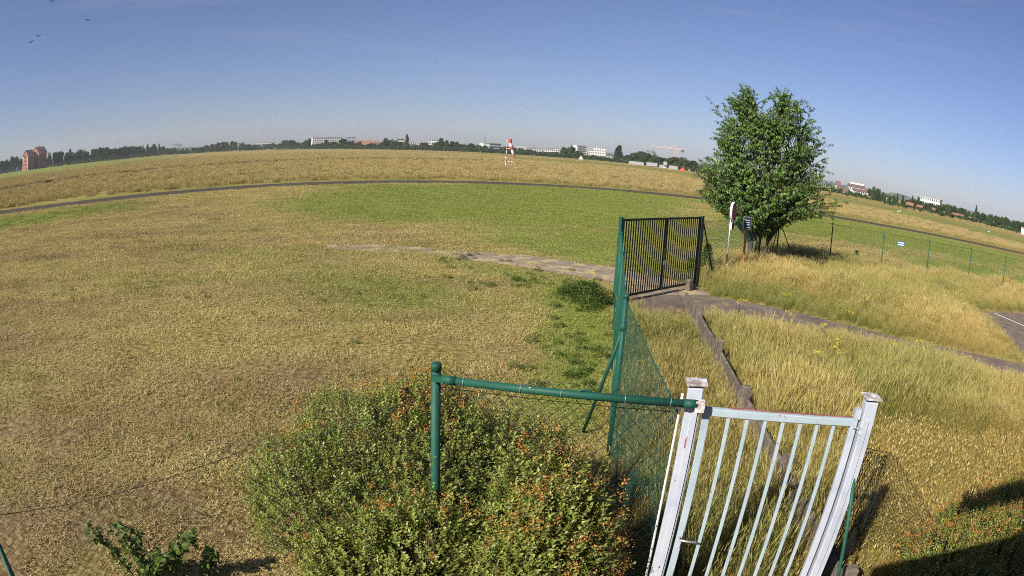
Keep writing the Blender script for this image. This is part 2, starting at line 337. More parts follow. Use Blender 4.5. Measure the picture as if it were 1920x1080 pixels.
def zones(x, y):
    r = np.hypot(x, y); b = np.arctan2(x, y)
    n1 = fbm(x * .16, y * .16, 3); n2 = fbm(x * .8, y * .8, 11); n3 = fbm(x * .03 + 5, y * .03, 21)
    wob = (n2 - .5)
    def S(k, s, amp=1.0): return np.clip((sdf(POLY[k], x, y) + (n1 - .5) * 2 * amp * s + wob * s * amp) / s * .5 + .5, 0, 1)
    st0 = fbm((x * .94 + y * .34) * .08, (y * .94 - x * .34) * .7, 53, 3)
    green = np.clip((n1 - .42) * 1.0 + (n3 - .5) * .6 + (n2 - .5) * .6 + (st0 - .5) * .9, 0, .6)
    for k, s, v in (('green_far', 4, 1.2), ('green_far2', 3, .7), ('green_midR', 1.5, 1.0), ('green_right', 3, .9), ('green_left', 3, 1.15), ('green_path', .8, .95),
                    ('green_weed', .5, 1.15), ('green_l1', 1.0, .4), ('green_l2', 2.0, .62), ('green_fence', 3, 1.05), ('green_fence2', 3, .9)):
        mk = S(k, s); green = np.maximum(green, mk * v * (.55 + .9 * (n2 * .5 + n1 * .5)))
    ms = S('straw_l', 1.5); green = green * (1 - .75 * ms)
    rt = track_r(b); beyond = r - rt
    front = np.abs(b) < R(62)
    tall = np.clip((beyond - 4.2 - 1.5 * wob) / .8, 0, 1) * front
    dd = seg_dist(DITCH, x, y); tall = tall * np.clip((dd - (.004 * r + .45)) / .6, 0, 1)
    for k in ('runway_a', 'runway_b', 'green_leftfar'): tall = tall * (1 - np.clip(sdf(POLY[k], x, y) / 1.5 + .5, 0, 1))
    verge = np.clip(1 - np.abs(beyond - 3.0) / 2.0, 0, 1) * front
    green = np.where(beyond > 2.2, .10 + .35 * np.clip((n1 - .45) * 2, 0, 1), green)
    edge = np.clip(1 - (beyond - 4) / 9, 0, 1) * (beyond > 2.2); green = np.maximum(green, edge * .55 * n2 * 1.6)
    green = np.maximum(green, S('green_leftfar', 6, .5) * .75)
    green = np.maximum(green, np.maximum(S('runway_a', 3, .3), S('runway_b', 3, .3)) * .5)
    near_tall = np.maximum.reduce([S('tall_right', .5), S('tall_near', .5), S('tall_mid', .25)])
    near_tall = near_tall * (1 - S('mown_flat', .8) * .9)
    n4 = fbm(x * .35 + 9, y * .35, 31); n5 = fbm(x * .09 + 2, y * .09 + 7, 37)
    st = fbm((x * .94 + y * .34) * .10, (y * .94 - x * .34) * 1.1, 51, 3)
    tone = np.clip((n4 - .5) * 1.6 + (n5 - .5) * 1.2 + (st - .5) * 1.6 + .08 + .85 * S('brown_near', 3.0), 0, 1) * (1 - .8 * S('pale_swath', .8))
    bare = np.maximum.reduce([np.clip(sdf(PATHS[k], x, y) / .15 + .5, 0, 1) for k in PATHS])
    bare = np.maximum(bare, np.clip((2.35 - np.abs(beyond)) / .2, 0, 1) * front)
    return dict(green=np.clip(green, 0, 1), tall=tall, near_tall=near_tall * (1 - bare), bare=bare, beyond=beyond, n1=n1, n2=n2, n3=n3, straw=ms, tone=tone)

# ground sheet (polar grid round the viewpoint, reaches the horizon)
ang = np.concatenate([np.linspace(-58, 58, 465), np.linspace(58, 302, 62)[1:-1]]) * math.pi / 180
rad = np.concatenate([[0.4], np.geomspace(1.5, 6000, 230)])
A_, R_ = np.meshgrid(ang, rad)
gx, gy = (R_ * np.sin(A_)).ravel(), (R_ * np.cos(A_)).ravel()
Z = zones(gx, gy)
na, nr = len(ang), len(rad)
i0 = (np.arange(nr - 1)[:, None] * na + np.arange(na)[None, :]); i1 = (np.arange(nr - 1)[:, None] * na + (np.arange(na)[None, :] + 1) % na)
FQ = np.stack([i0, i1, i1 + na, i0 + na], -1).reshape(-1, 4)[:, ::-1]
gz = np.zeros_like(gx)
me = np_mesh('ground', np.stack([gx, gy, gz], 1), FQ, dict(green=Z['green'], tone=Z['tone'], tall=np.maximum(Z['tall'], Z['near_tall']), straw=Z['straw']))
mt, n, o = new_mat('field'); lk = n.links
geo = node(n, 'ShaderNodeNewGeometry')
def at_(nm): return node(n, 'ShaderNodeAttribute', attribute_name=nm).outputs['Fac']
def nz_(s, d=6, stretch=None):
    x = node(n, 'ShaderNodeTexNoise', i_Scale=s, i_Detail=d, i_Roughness=.7); lk.new(geo.outputs['Position'], x.inputs['Vector']); return x.outputs['Fac']
def mixc(f, a, b, bt='MIX'):
    x = node(n, 'ShaderNodeMixRGB', blend_type=bt)
    for i, q in ((0, f), (1, a), (2, b)):
        if isinstance(q, (int, float)): x.inputs[i].default_value = q
        elif isinstance(q, tuple): x.inputs[i].default_value = c4(q)
        else: lk.new(q, x.inputs[i])
    return x.outputs[0]
fine = nz_(9.0, 8); med = nz_(1.1, 6); big = nz_(.07, 6)
rs = ramp(n, [(.34, (.05, .036, .012)), (.50, (.25, .19, .066)), (.70, (.50, .405, .16))]); lk.new(fine, rs.inputs[0])
rg = ramp(n, [(.32, (.045, .07, .009)), (.48, (.155, .20, .034)), (.70, (.31, .335, .075))]); lk.new(fine, rg.inputs[0])
rt_ = ramp(n, [(.30, (.19, .135, .046)), (.5, (.31, .225, .082)), (.72, (.40, .31, .125))]); lk.new(med, rt_.inputs[0])
soft_mix = node(n, 'ShaderNodeMapRange'); lk.new(med, soft_mix.inputs[0]); soft_mix.inputs[1].default_value = .3; soft_mix.inputs[2].default_value = .7; soft_mix.inputs[3].default_value = -.25; soft_mix.inputs[4].default_value = .25
ga = node(n, 'ShaderNodeMath', operation='ADD', use_clamp=True); lk.new(at_('green'), ga.inputs[0]); lk.new(soft_mix.outputs[0], ga.inputs[1])
gm = node(n, 'ShaderNodeMath', operation='MULTIPLY', use_clamp=True); lk.new(ga.outputs[0], gm.inputs[0]); gm.inputs[1].default_value = 1.1
rb_ = ramp(n, [(.32, (.06, .038, .018)), (.48, (.17, .118, .06)), (.70, (.38, .285, .16))]); lk.new(fine, rb_.inputs[0])
c0_ = mixc(at_('tone'), rs.outputs[0], rb_.outputs[0])
c1 = mixc(at_('tall'), c0_, rt_.outputs[0])
c2 = mixc(gm.outputs[0], c1, rg.outputs[0])
bigr = ramp(n, [(.35, (.84, .80, .76)), (.65, (1.12, 1.12, 1.1))]); lk.new(big, bigr.inputs[0])
c3 = mixc(1.0, c2, bigr.outputs[0], 'MULTIPLY')
p = node(n, 'ShaderNodeBsdfPrincipled', i_Roughness=.95); p.inputs['Specular IOR Level'].default_value = .1
lk.new(c3, p.inputs['Base Color'])
bm_ = node(n, 'ShaderNodeBump', i_Strength=.7, i_Distance=.06); lk.new(fine, bm_.inputs['Height']); lk.new(bm_.outputs[0], p.inputs['Normal'])
lk.new(p.outputs[0], o.inputs[0])
tag(link('ground', me, mt), kind='structure')

# paths and taxiway
def sheet(name, P, z, mat, step=.35, amp=.10, seed=0):
    pts = []
    for i in range(len(P)):
        a, b_ = P[i], P[(i + 1) % len(P)]; l = np.linalg.norm(b_ - a); k = max(1, int(l / step))
        for j in range(k):
            q = a + (b_ - a) * j / k; nx = (b_ - a)[::-1] * np.array([1, -1]) / (l + 1e-9)
            q = q + nx * (fbm(np.array([q[0] * 1.7]), np.array([q[1] * 1.7]), seed)[0] - .5) * 2 * amp
            pts.append((q[0], q[1], z))
    bm = bmesh.new(); vs = [bm.verts.new(q) for q in pts]; f = bm.faces.new(vs); f.normal_update()
    if f.normal.z < 0: f.normal_flip()
    bmesh.ops.triangulate(bm, faces=[f]); me = bpy.data.meshes.new(name); bm.to_mesh(me); bm.free()
    return tag(link(name, me, mat), kind='structure')
sheet('concrete_path', PATHS['path'], .008, M_PATH, amp=.28, seed=5)
sheet('asphalt_path', PATHS['road'], .013, M_OLDASPH, amp=.13, seed=8)
lot = sheet('parking_lot', PATHS['lot'], .009, M_OLDASPH, amp=.15, seed=9)
MB().beam((*G2([(1865, 588)])[0], .0145), (*G2([(1925, 614)])[0], .0145), .11, .003).build('painted_line', M_LINE, lot)
bs = np.linspace(R(-60), R(60), 241); rt2 = track_r(bs)
V = []; 
for b_, r_ in zip(bs, rt2):
    for off in (-2.15, -1.2, 0, 1.2, 2.15):
        o_ = off + (0.18 * math.sin(b_ * 190) + .12 * math.sin(b_ * 471 + 1) if abs(off) > 2 else 0)
        V.append(((r_ + o_) * math.sin(b_), (r_ + o_) * math.cos(b_), .018))
Fq = [(i * 5 + k, i * 5 + k + 1, (i + 1) * 5 + k + 1, (i + 1) * 5 + k) for i in range(240) for k in range(4)]
tag(link('taxiway', np_mesh('taxiway', V, np.array(Fq)[:, ::-1]), M_ASPH), kind='structure')

# ------------------------------------------------------------------ grass: clump prototypes scattered with geometry nodes
def clump(nb, radius, hmin, hmax, width, lean, seeds=0.0, lie=0.0, sd=0):
    g = np.random.default_rng(sd); V = []; F = []; A = []
    for i in range(nb):
        a, rr = g.uniform(0, 2 * math.pi), radius * math.sqrt(g.uniform())
        bx, by = rr * math.cos(a), rr * math.sin(a)
        h = g.uniform(hmin, hmax); da = g.uniform(0, 2 * math.pi); ln = g.uniform(.1, 1) * lean * h
        lying = g.uniform() < lie
        w_ = width * g.uniform(.6, 1.3); wa = g.uniform(0, 2 * math.pi); wx, wy = math.cos(wa) * w_ / 2, math.sin(wa) * w_ / 2
        dx, dy = math.cos(da), math.sin(da); rv = g.uniform(); k = len(V)
        if lying:
            ln_ = h * 1.6; z = g.uniform(.005, .03); wx, wy = -dy * w_ / 2, dx * w_ / 2
            V += [(bx - wx, by - wy, z), (bx + wx, by + wy, z), (bx + dx * ln_, by + dy * ln_, z + .01)]; F += [(k, k + 1, k + 2)]; A += [min(1, rv * .5 + .5)] * 3
            continue
        V += [(bx - wx, by - wy, 0), (bx + wx, by + wy, 0), (bx + dx * ln * .35 - wx * .8, by + dy * ln * .35 - wy * .8, h * .55), (bx + dx * ln * .35 + wx * .8, by + dy * ln * .35 + wy * .8, h * .55)]
        tip = (bx + dx * ln, by + dy * ln, h * (1 - .12 * lean)); V.append(tip)
        F += [(k, k + 1, k + 3), (k, k + 3, k + 2), (k + 2, k + 3, k + 4)]; A += [rv * .9] * 5
        if g.uniform() < seeds:
            k = len(V); s_ = h * .20; q = np.array(tip); e = np.array((dx * .35, dy * .35, 1)) * s_; wv = np.array((math.cos(wa), math.sin(wa), 0)) * width * 1.25
            V += [tuple(q - e * .3), tuple(q + e * .3 + wv), tuple(q + e), tuple(q + e * .3 - wv)]; F += [(k, k + 1, k + 2), (k, k + 2, k + 3)]; A += [min(1, .65 + rv * .35)] * 4
    return np_mesh('grass_clump', V, F, dict(rnd=A))
def scatter(name, label, protos, mat, x, y, scale, green, cat='grass', z=None, tone=None):
    col = bpy.data.collections.new(name + '_clumps')
    for i, pm in enumerate(protos):
        pm.materials.append(mat) if len(pm.materials) == 0 else None
        col.objects.link(bpy.data.objects.new('%s_clump_%02d' % (name, i), pm))
    N = len(x); me = bpy.data.meshes.new(name); me.vertices.add(N)
    me.vertices.foreach_set('co', np.stack([x, y, np.zeros(N) if z is None else z], 1).astype(np.float32).ravel())
    def fa(nm, v, t='FLOAT'):
        a = me.attributes.new(nm, t, 'POINT'); a.data.foreach_set('value', np.asarray(v, np.int32 if t == 'INT' else np.float32))
    fa('scale', scale); fa('turn', rng.uniform(0, 6.283, N)); fa('pick', rng.integers(0, len(protos), N), 'INT'); fa('green', green); fa('tone', np.zeros(N) if tone is None else tone)
    me.materials.append(mat)
    ob = tag(link(name, me), label, cat, kind='stuff')
    ng = bpy.data.node_groups.new(name, 'GeometryNodeTree')
    ng.interface.new_socket('Geometry', in_out='INPUT', socket_type='NodeSocketGeometry'); ng.interface.new_socket('Geometry', in_out='OUTPUT', socket_type='NodeSocketGeometry')
    gi = ng.nodes.new('NodeGroupInput'); go = ng.nodes.new('NodeGroupOutput')
    ip = ng.nodes.new('GeometryNodeInstanceOnPoints'); ci = ng.nodes.new('GeometryNodeCollectionInfo')
    ci.inputs['Collection'].default_value = col; ci.inputs['Separate Children'].default_value = True; ci.inputs['Reset Children'].default_value = True
    def na_(nm, t):
        q = ng.nodes.new('GeometryNodeInputNamedAttribute'); q.data_type = t; q.inputs['Name'].default_value = nm; return q.outputs['Attribute']
    cx = ng.nodes.new('ShaderNodeCombineXYZ'); ng.links.new(na_('turn', 'FLOAT'), cx.inputs['Z'])
    m2p = ng.nodes.new('GeometryNodeMeshToPoints')
    ng.links.new(gi.outputs[0], m2p.inputs[0]); ng.links.new(m2p.outputs[0], ip.inputs['Points']); ng.links.new(ci.outputs[0], ip.inputs['Instance'])
    ip.inputs['Pick Instance'].default_value = True; ng.links.new(na_('pick', 'INT'), ip.inputs['Instance Index'])
    e2r = ng.nodes.new('FunctionNodeEulerToRotation'); ng.links.new(cx.outputs[0], e2r.inputs[0]); ng.links.new(e2r.outputs[0], ip.inputs['Rotation'])
    ng.links.new(na_('scale', 'FLOAT'), ip.inputs['Scale']); ng.links.new(ip.outputs[0], go.inputs[0])
    md = ob.modifiers.new('scatter', 'NODES'); md.node_group = ng
    return ob
def polar_pts(N, r0, r1, amax, power):
    u = rng.uniform(size=N); r = (r0 ** power + u * (r1 ** power - r0 ** power)) ** (1 / power)
    a = rng.uniform(-amax, amax, N); return r * np.sin(a), r * np.cos(a)
# mown field
x, y = polar_pts(40000, 2.6, 68, R(56), 1.1)
z_ = zones(x, y); keep = ((z_['bare'] < .3) | ((sdf(PATHS['path'], x, y) > 0) & (rng.uniform(size=len(x)) < np.where(x < -1.6, .92, .10)))) & (z_['near_tall'] < .4) & (z_['beyond'] < -2.2) & (z_['n2'] + rng.uniform(-.25, .25, len(x)) > .30) & (fbm(x * 2.6, y * 2.6, 91, 2) > np.clip(.47 - np.hypot(x, y) * .006, 0, 1))
x, y, gr = x[keep], y[keep], z_['green'][keep]; rr = np.hypot(x, y)
protos = [clump(170, .36, .015, .055, .010, 1.3, lie=.6, sd=i) for i in range(4)] + [clump(120, .30, .03, .10, .009, 1.0, lie=.3, sd=10 + i) for i in range(2)] + [clump(60, .30, .02, .05, .008, 1.2, lie=.9, sd=15), clump(46, .42, .05, .16, .007, 1.0, lie=.95, sd=16)]
scatter('mown_grass', 'dry mown grass covering the airfield in front of the taxiway', protos, M_STUB, x, y, (.75 + .010 * rr) * rng.uniform(.7, 1.35, len(x)), np.clip(gr * 1.15 + rng.normal(0, .14, len(x)), 0, 1), tone=np.clip(z_['tone'][keep] + rng.normal(0, .2, len(x)), 0, 1))
# tall grass inside the fence
CFL = G2([(1313, 577), (1350, 637), (1400, 725), (1480, 855)], .6)
x, y = rng.uniform(.5, 32, 42000), rng.uniform(2.2, 30, 42000); a_ = np.abs(np.arctan2(x, y)) < R(57)
x, y = x[a_], y[a_]; z_ = zones(x, y); rr = np.hypot(x, y)
keep = (z_['near_tall'] > .25 + rng.uniform(0, .5, len(x))) & (rng.uniform(size=len(x)) < np.clip(.95 - rr * .012, .45, 1))
x, y, n1, n2 = x[keep], y[keep], z_['n1'][keep], z_['n2'][keep]; rr = np.hypot(x, y)
road_d = -sdf(PATHS['road'], x, y); side = (y - 13.5 + (x - 7) * .9 > 0)
gr = np.clip((n1 - .5) * 2.6 + .36 + (fbm(x * .5, y * .5, 81) - .5) * .8, .03, .85) + np.where(side & (road_d < 2.2), .45 * (1 - road_d / 2.2), 0) + np.clip(1 - np.abs(sdf(PATHS['lot'], x, y)) / 1.2, 0, 1) * .5
cfd = seg_dist(CFL, x, y)
hgt = (.42 + .42 * n2) * (1 - .62 * np.clip(1 - road_d / 2.6, 0, 1)) * np.where(sdf(POLY['tall_mid'], x, y) > 0, .72, 1) * (1 - .25 * np.clip(1 - cfd / .5, 0, 1)) * (1 - .55 * np.clip(1 + sdf(PATHS['lot'], x, y) / 3.2, 0, 1)) * np.clip(.75 + .5 * fbm(x * .5, y * .5, 66), .6, 1.2)
protos = [clump(130, .26, .40, 1.0, .0046, .32, seeds=.5, sd=30 + i) for i in range(5)]
scatter('tall_grass', 'tall golden seeding grass inside the fence on the right', protos, M_TALL, x, y, hgt * rng.uniform(.7, 1.15, len(x)), np.clip(gr + rng.normal(0, .15, len(x)), 0, 1))
# flattened grass near the right-hand gatepost
x, y = rng.uniform(1.4, 9, 2600), rng.uniform(2.4, 8.5, 2600); z_ = zones(x, y)
keep = (z_['bare'] < .5); x, y = x[keep], y[keep]; n1 = z_['n1'][keep]; n2 = z_['n2'][keep]
protos = [clump(90, .24, .08, .26, .007, 1.2, seeds=.1, lie=.3, sd=50 + i) for i in range(4)]
scatter('trampled_grass', 'short trampled grass around the white gate and hedge', protos, M_TALL, x, y, rng.uniform(.6, 1.2, len(x)), np.clip((n1 - .35) * 1.4 + rng.normal(0, .15, len(x)), 0, 1))
# hay field beyond the taxiway
x, y = polar_pts(26000, 60, 330, R(56), .75)
z_ = zones(x, y); keep = (z_['tall'] > rng.uniform(0, 1, len(x))) & (z_['beyond'] > 3.6); x, y = x[keep], y[keep]; rr = np.hypot(x, y)
M_HAY = leaf_mat('hay', [(0.0, (.18, .125, .042)), (.4, (.31, .23, .085)), (.8, (.41, .315, .13)), (1.0, (.50, .40, .20))], trans=.2, rough=.8, spec=.1, inst='green', stops2=[(0, (.085, .10, .022)), (.5, (.18, .19, .05)), (1, (.32, .29, .10))])
protos = [clump(110, .8, .35, .80, .022, .35, seeds=.6, sd=70 + i) for i in range(4)]
scatter('hay_field', 'golden uncut grass standing beyond the taxiway', protos, M_HAY, x, y, (.50 + .0014 * rr) * rng.uniform(.7, 1.2, len(x)), np.clip(z_['green'][keep] * .9 + rng.normal(0, .10, len(x)), 0, 1))
# darker weedy line through the hay
s_ = np.linspace(0, 1, 2600); cum_ = np.concatenate([[0], np.cumsum(np.linalg.norm(np.diff(DITCH, axis=0), axis=1))]); t_ = s_ * cum_[-1]
x = np.interp(t_, cum_, DITCH[:, 0]) + rng.normal(0, .25, 2600); y = np.interp(t_, cum_, DITCH[:, 1]) + rng.normal(0, .35, 2600)
scatter('rank_weeds', 'dark line of rank weeds running through the hay field', [clump(70, .5, .4, 1.0, .03, .5, sd=90 + i) for i in range(3)], leaf_mat('rank_weeds', [(0, (.09, .075, .025)), (.6, (.17, .14, .05)), (1, (.27, .22, .085))], trans=.15), x, y, rng.uniform(.35, .8, 2600), np.zeros(2600), cat='weeds')
# green weeds along the path and the fence foot
wx, wy, ws = [], [], []
for (px, py, sx, sy, nn, s_) in ((1095, 562, 60, 28, 22, .9), (980, 528, 130, 18, 34, .45), (1080, 680, 70, 80, 60, .42), (860, 485, 80, 10, 18, .4), (700, 560, 300, 60, 24, .3), (300, 540, 200, 60, 16, .3), (250, 760, 250, 120, 14, .2), (1330, 505, 14, 25, 16, 1.0), (1300, 500, 10, 15, 6, .8), (1190, 690, 20, 60, 10, .5), (1380, 490, 60, 10, 14, .9)):
    for i in range(nn):
        q = G(px + random.gauss(0, sx * .55), py + random.gauss(0, sy * .55)); wx.append(q.x); wy.append(q.y); ws.append(s_ * random.uniform(.5, 1.2))
def leafset(C, D, U, Ls, Ws, fold=.25, rnd=None):
    """diamond leaves folded along the midrib"""
    C, D, U = map(np.asarray, (C, D, U)); D = D / np.linalg.norm(D, axis=1)[:, None]
    S_ = np.cross(D, U); S_ = S_ / (np.linalg.norm(S_, axis=1)[:, None] + 1e-9); Nn = np.cross(S_, D)
    Ls, Ws = np.broadcast_to(Ls, len(C))[:, None], np.broadcast_to(Ws, len(C))[:, None]
    v0 = C; v1 = C + D * Ls * .45 + S_ * Ws * .5 + Nn * Ws * fold; v2 = C + D * Ls - Nn * Ls * .12; v3 = C + D * Ls * .45 - S_ * Ws * .5 + Nn * Ws * fold
    V = np.stack([v0, v1, v2, v3], 1).reshape(-1, 3); b_ = np.arange(len(C))[:, None] * 4
    F = np.concatenate([b_ + [0, 2, 1], b_ + [0, 3, 2]], 0)
    return V, F, np.repeat(rng.uniform(size=len(C)) if rnd is None else rnd, 4)
def weed_clump(sd):
    g = np.random.default_rng(sd); nl = 150
    a = g.uniform(0, 6.283, nl); r = .22 * np.sqrt(g.uniform(size=nl)); zz = g.uniform(.02, .42, nl) * (1 - r / .32)
    C = np.stack([r * np.cos(a), r * np.sin(a), zz], 1); D = np.stack([np.cos(a), np.sin(a), g.uniform(-.3, .9, nl)], 1)
    V, F, A = leafset(C, D, np.tile([0, 0, 1.], (nl, 1)), g.uniform(.05, .10, nl), g.uniform(.02, .045, nl)); return np_mesh('weed', V, F, dict(rnd=A))
scatter('green_weeds', 'leafy green weeds along the path edge and fence foot', [weed_clump(i) for i in range(3)], M_WEED, np.array(wx), np.array(wy), np.array(ws), np.zeros(len(wx)), cat='weeds')

# ------------------------------------------------------------------ chain-link mesh
def chainlink(path, tops, bot, wd=.045, wr=.0016, wav=0.0):
    """zigzag wires between ground points `path` (xy) with top heights `tops`"""
    P = np.array(path, float); T = np.array(tops, float); seg = np.linalg.norm(np.diff(P, axis=0), axis=1); cum = np.concatenate([[0], np.cumsum(seg)])
    n_ = int(cum[-1] / wd); K = int((max(tops) - bot) / wd)
    s_ = (np.arange(n_) + .5) * wd
    i, k = np.meshgrid(np.arange(n_), np.arange(K + 1), indexing='ij')
    sg = np.where((i + k) % 2 == 0, .5, -.5); s = np.clip(s_[i] + sg * wd, 0, cum[-1])
    x = np.interp(s, cum, P[:, 0]); y = np.interp(s, cum, P[:, 1]); top = np.interp(s, cum, T)
    z = bot + (top - bot) * k / K
    if wav:
        bl = (fbm(s * 1.3, z * 1.3, 77) - .5) * 2 * wav; dx, dy = np.gradient(P[:, 0]).mean(), np.gradient(P[:, 1]).mean(); l = math.hypot(dx, dy); x = x - dy / l * bl; y = y + dx / l * bl; z = z + (fbm(s * 2, z * 2, 55) - .5) * wav
    C = np.stack([x, y, z], -1)                       # n, K+1, 3
    d = (P[-1] - P[0]) / np.linalg.norm(P[-1] - P[0]); t = np.array([d[0], d[1], 0]); nn = np.array([-d[1], d[0], 0])
    offs = [t * wr, -t * wr * .5 + nn * wr * .87, -t * wr * .5 - nn * wr * .87]
    V = np.stack([C + o_ for o_ in offs], 2).reshape(-1, 3)
    base = (i[:, :-1] * (K + 1) + k[:, :-1]) * 3
    F = [np.stack([base + a, base + b, base + 3 + b, base + 3 + a], -1).reshape(-1, 4) for a, b in ((0, 1), (1, 2), (2, 0))]
    return np_mesh('chain_link_mesh', V, np.concatenate(F))
def post(name, p, h, r, mat, parent, cap=True, lean=(0, 0)):
    b = MB(); b.tube([(p[0], p[1], -.05), (p[0] + lean[0], p[1] + lean[1], h)], r, 12); o_ = b.build(name, mat, parent, True)
    if cap:
        c = MB(); x, y = p[0] + lean[0], p[1] + lean[1]
        c.tube([(x, y, h - r * 1.2), (x, y, h + .006), (x, y, h + .012)], [r * 1.10, r * 1.10, r * .96], 14); c.build('post_cap', mat, o_, True)
    return o_
def wire(pts, r, name, mat, parent): return MB().tube(pts, r, 5).build(name, mat, parent, True)

# ---- white garden gate
WL, WR = G(1307, 712, 2.2), G(1636, 740, 2.2); WL.z = WR.z = 0
u = (WR - WL).normalized(); rzg = math.atan2(u.y, u.x); nrm = Vector((u.y, -u.x, 0))     # nrm points to the viewer side
gate = empty('garden_gate', WL, rzg, 'white and pale teal barred garden gate between two white posts', 'gate')
GW = (WR - WL).length; PW = .102
for i, xx in enumerate((0, GW)):
    b = MB().box((xx, 0, 1.06), (PW, PW, 2.2), bev=.006); pst = b.build('gate_post', M_WHITE, gate)
    MB().box((xx, 0, 2.185), (PW + .034, PW + .034, .012), M=Matrix.Rotation(R(3 if i else -3), 3, 'Y') @ Matrix.Rotation(R(4), 3, 'Z')).build('post_cap', M_FLAKE, pst)
    MB().box((xx + (.016 if i == 0 else -.016), -PW / 2 - .007, 1.02), (.035, .012, 2.02)).build('edge_strip', M_WHITE, pst)
MB().add([(-.012, -PW / 2 - .0015, 1.74), (.010, -PW / 2 - .0015, 1.76), (.014, -PW / 2 - .0015, 1.80), (.002, -PW / 2 - .0015, 1.845), (-.014, -PW / 2 - .0015, 1.80)], [(0, 1, 2, 3, 4)]).build('primer_patch', M_RUSTRED, bpy.data.objects['gate_post'])
x0, x1 = PW / 2 + .022, GW - PW / 2 - .022; ST = .052; zt = 1.985
for xx in (x0 + ST / 2, x1 - ST / 2): MB().box((xx, 0, 1.04), (ST, .042, zt - .09 + .0), bev=.004).build('stile', M_TEAL if xx < .5 else M_WHITE, gate)
rail = MB().box(((x0 + x1) / 2, 0, zt + .012), (x1 - x0, .044, .052), bev=.004).build('top_rail', M_TEAL, gate)
MB().box(((x0 + x1) / 2 + .08, .016, zt + .041), (x1 - x0 - .18, .014, .006)).build('bare_primer_edge', M_RUSTRED, rail)
MB().box(((x0 + x1) / 2, 0, .12), (x1 - x0 - 2 * ST, .04, .05)).build('bottom_rail', M_TEAL, gate)
for k in range(7):
    xx = x0 + ST + (x1 - x0 - 2 * ST) * (k + 1) / 8.0
    MB().box((xx, 0, (zt + .12) / 2), (.027, .024, zt - .145), bev=.003).build('bar', M_TEAL, gate)
hd = MB().tube([(x0 + .026, -.02, 1.02), (x0 + .026, -.072, 1.02), (x0 + .15, -.076, 1.012)], .009, 8).build('handle', M_GALV, gate, True)
MB().box((x0 + .026, -.026, 1.0), (.034, .01, .16)).build('handle_plate', M_WHITE, hd)
MB().tube([(x1 - .03, -.035, zt - .02), (x1 + .03, -.05, zt - .01), (x1 + .05, -.06, zt - .04), (x1 + .03, -.055, zt - .06), (x1, -.045, zt - .03)], .004, 6).build('latch_chain', M_GALV, gate, True)
MB().box((x1 - .015, -.0, zt + .075), (.05, .05, .07)).build('hinge_bracket', M_WHITE, gate)
cable = MB()
cp_ = WL + Vector((-u.x, -u.y, 0)) * (PW / 2 + .028)
pts = [Vector((cp_.x - u.x * .01 * math.sin(t * 5), cp_.y, 2.1 * (1 - t) + .0)) for t in np.linspace(0, 1, 14)]
tag(MB().tube(pts, .009, 8).build('conduit_pipe', M_SWHITE, None, True), 'thin white conduit pipe strapped beside the left white gatepost', 'pipe')

# ---- front fence: post in the bush, green rail, dark mesh
PB = G(818, 684, 2.12); PB.z = 0
LB = G(478, 822, 1.62); LC = AT(8, 1045, 3.9)
FL = [PB, Vector((LB.x, LB.y, 0)), Vector((LC.x, LC.y, 0)), Vector((LC.x, LC.y, 0)) + (Vector((LC.x, LC.y, 0)) - Vector((LB.x, LB.y, 0))).normalized() * 1.2]
topz = [2.0, 1.62, None, None]
dC = math.hypot(LC.x, LC.y); topz[2] = AT(0, 945, math.hypot(FL[2].x, FL[2].y)).z; topz[3] = topz[2]
ff = empty('front_fence', PB, 0, 'dark wire mesh fence with green post in the bush and green pipe rail', 'fence')
def loc(v): return (v[0] - PB.x, v[1] - PB.y, v[2] if len(v) > 2 else 0)
post('fence_post', (0, 0), 2.12, .033, M_GREENP, ff)
ra = Vector((PB.x + .07, PB.y - .02, 1.925)); rb = WL + Vector((0, 0, 1.99)) + nrm * .0 - u * .06
ra = G(834, 712, 2.05); rb2 = G(1304, 758, 2.075)
rl = MB().tube([loc(ra), loc(rb2)], .026, 12).build('pipe_rail', M_GREENP, ff, True)
for t_ in (.08, .31, .47, .72, .9):
    q_ = ra.lerp(rb2, t_); d_ = (rb2 - ra).normalized(); MB().tube([loc(q_ + Vector((0, 0, .0)) + (Vector((0, 0, math.cos(a) * .0285)) + Vector((d_.y, -d_.x, 0)) * math.sin(a) * .0285)) for a in np.linspace(0, 6.2, 14)], .0022, 5).build('tie_wire', M_GALV, rl, True)
for e, f_ in ((ra, rb2), (rb2, ra)):
    d_ = (f_ - e).normalized(); MB().tube([loc(e - d_ * .012), loc(e + d_ * .075)], .0290, 14).build('end_sleeve', M_GREENP, rl, True)
MB().beam(loc(ra - (rb2 - ra).normalized() * .09), loc(ra), .022, .04).build('rail_bracket', M_GREENP, rl)
dd_ = (rb2 - ra).normalized(); MB().box(loc(rb2 + dd_ * .03 + Vector((0, 0, -.01))), (.06, .05, .07), rz=math.atan2(dd_.y, dd_.x)).build('rail_clamp', M_FLAKE, rl)
tq = ra.lerp(rb2, .56); MB().tube([loc(tq + Vector((math.cos(a) * .04, .0, .02 + .016 * math.sin(a)))) for a in np.linspace(0, 6, 12)], .008, 6).build('green_tape', M_GREENM, rl, True)
me = chainlink([loc(FL[0])[:2], loc(WL - u * (PW / 2 + .025))[:2]], [2.1, 2.1], .05, wr=.0028, wav=.02); tag(link('chain_link_mesh', me, M_DARKW, ff), kind='stuff')
FLs = [np.array(loc(p)[:2]) for p in FL]
tt = np.linspace(0, 1, 14); pl = []; tp = []
for i in range(3):
    for t in np.linspace(0, 1, 8, endpoint=(i == 2)):
        pl.append(FLs[i] * (1 - t) + FLs[i + 1] * t); tp.append(topz[i] * (1 - t) + topz[i + 1] * t - .06 * math.sin(math.pi * t))
me = chainlink(pl, tp, .05, wr=.0021, wav=.06); tag(link('chain_link_mesh', me, M_DARKW, ff), kind='stuff')
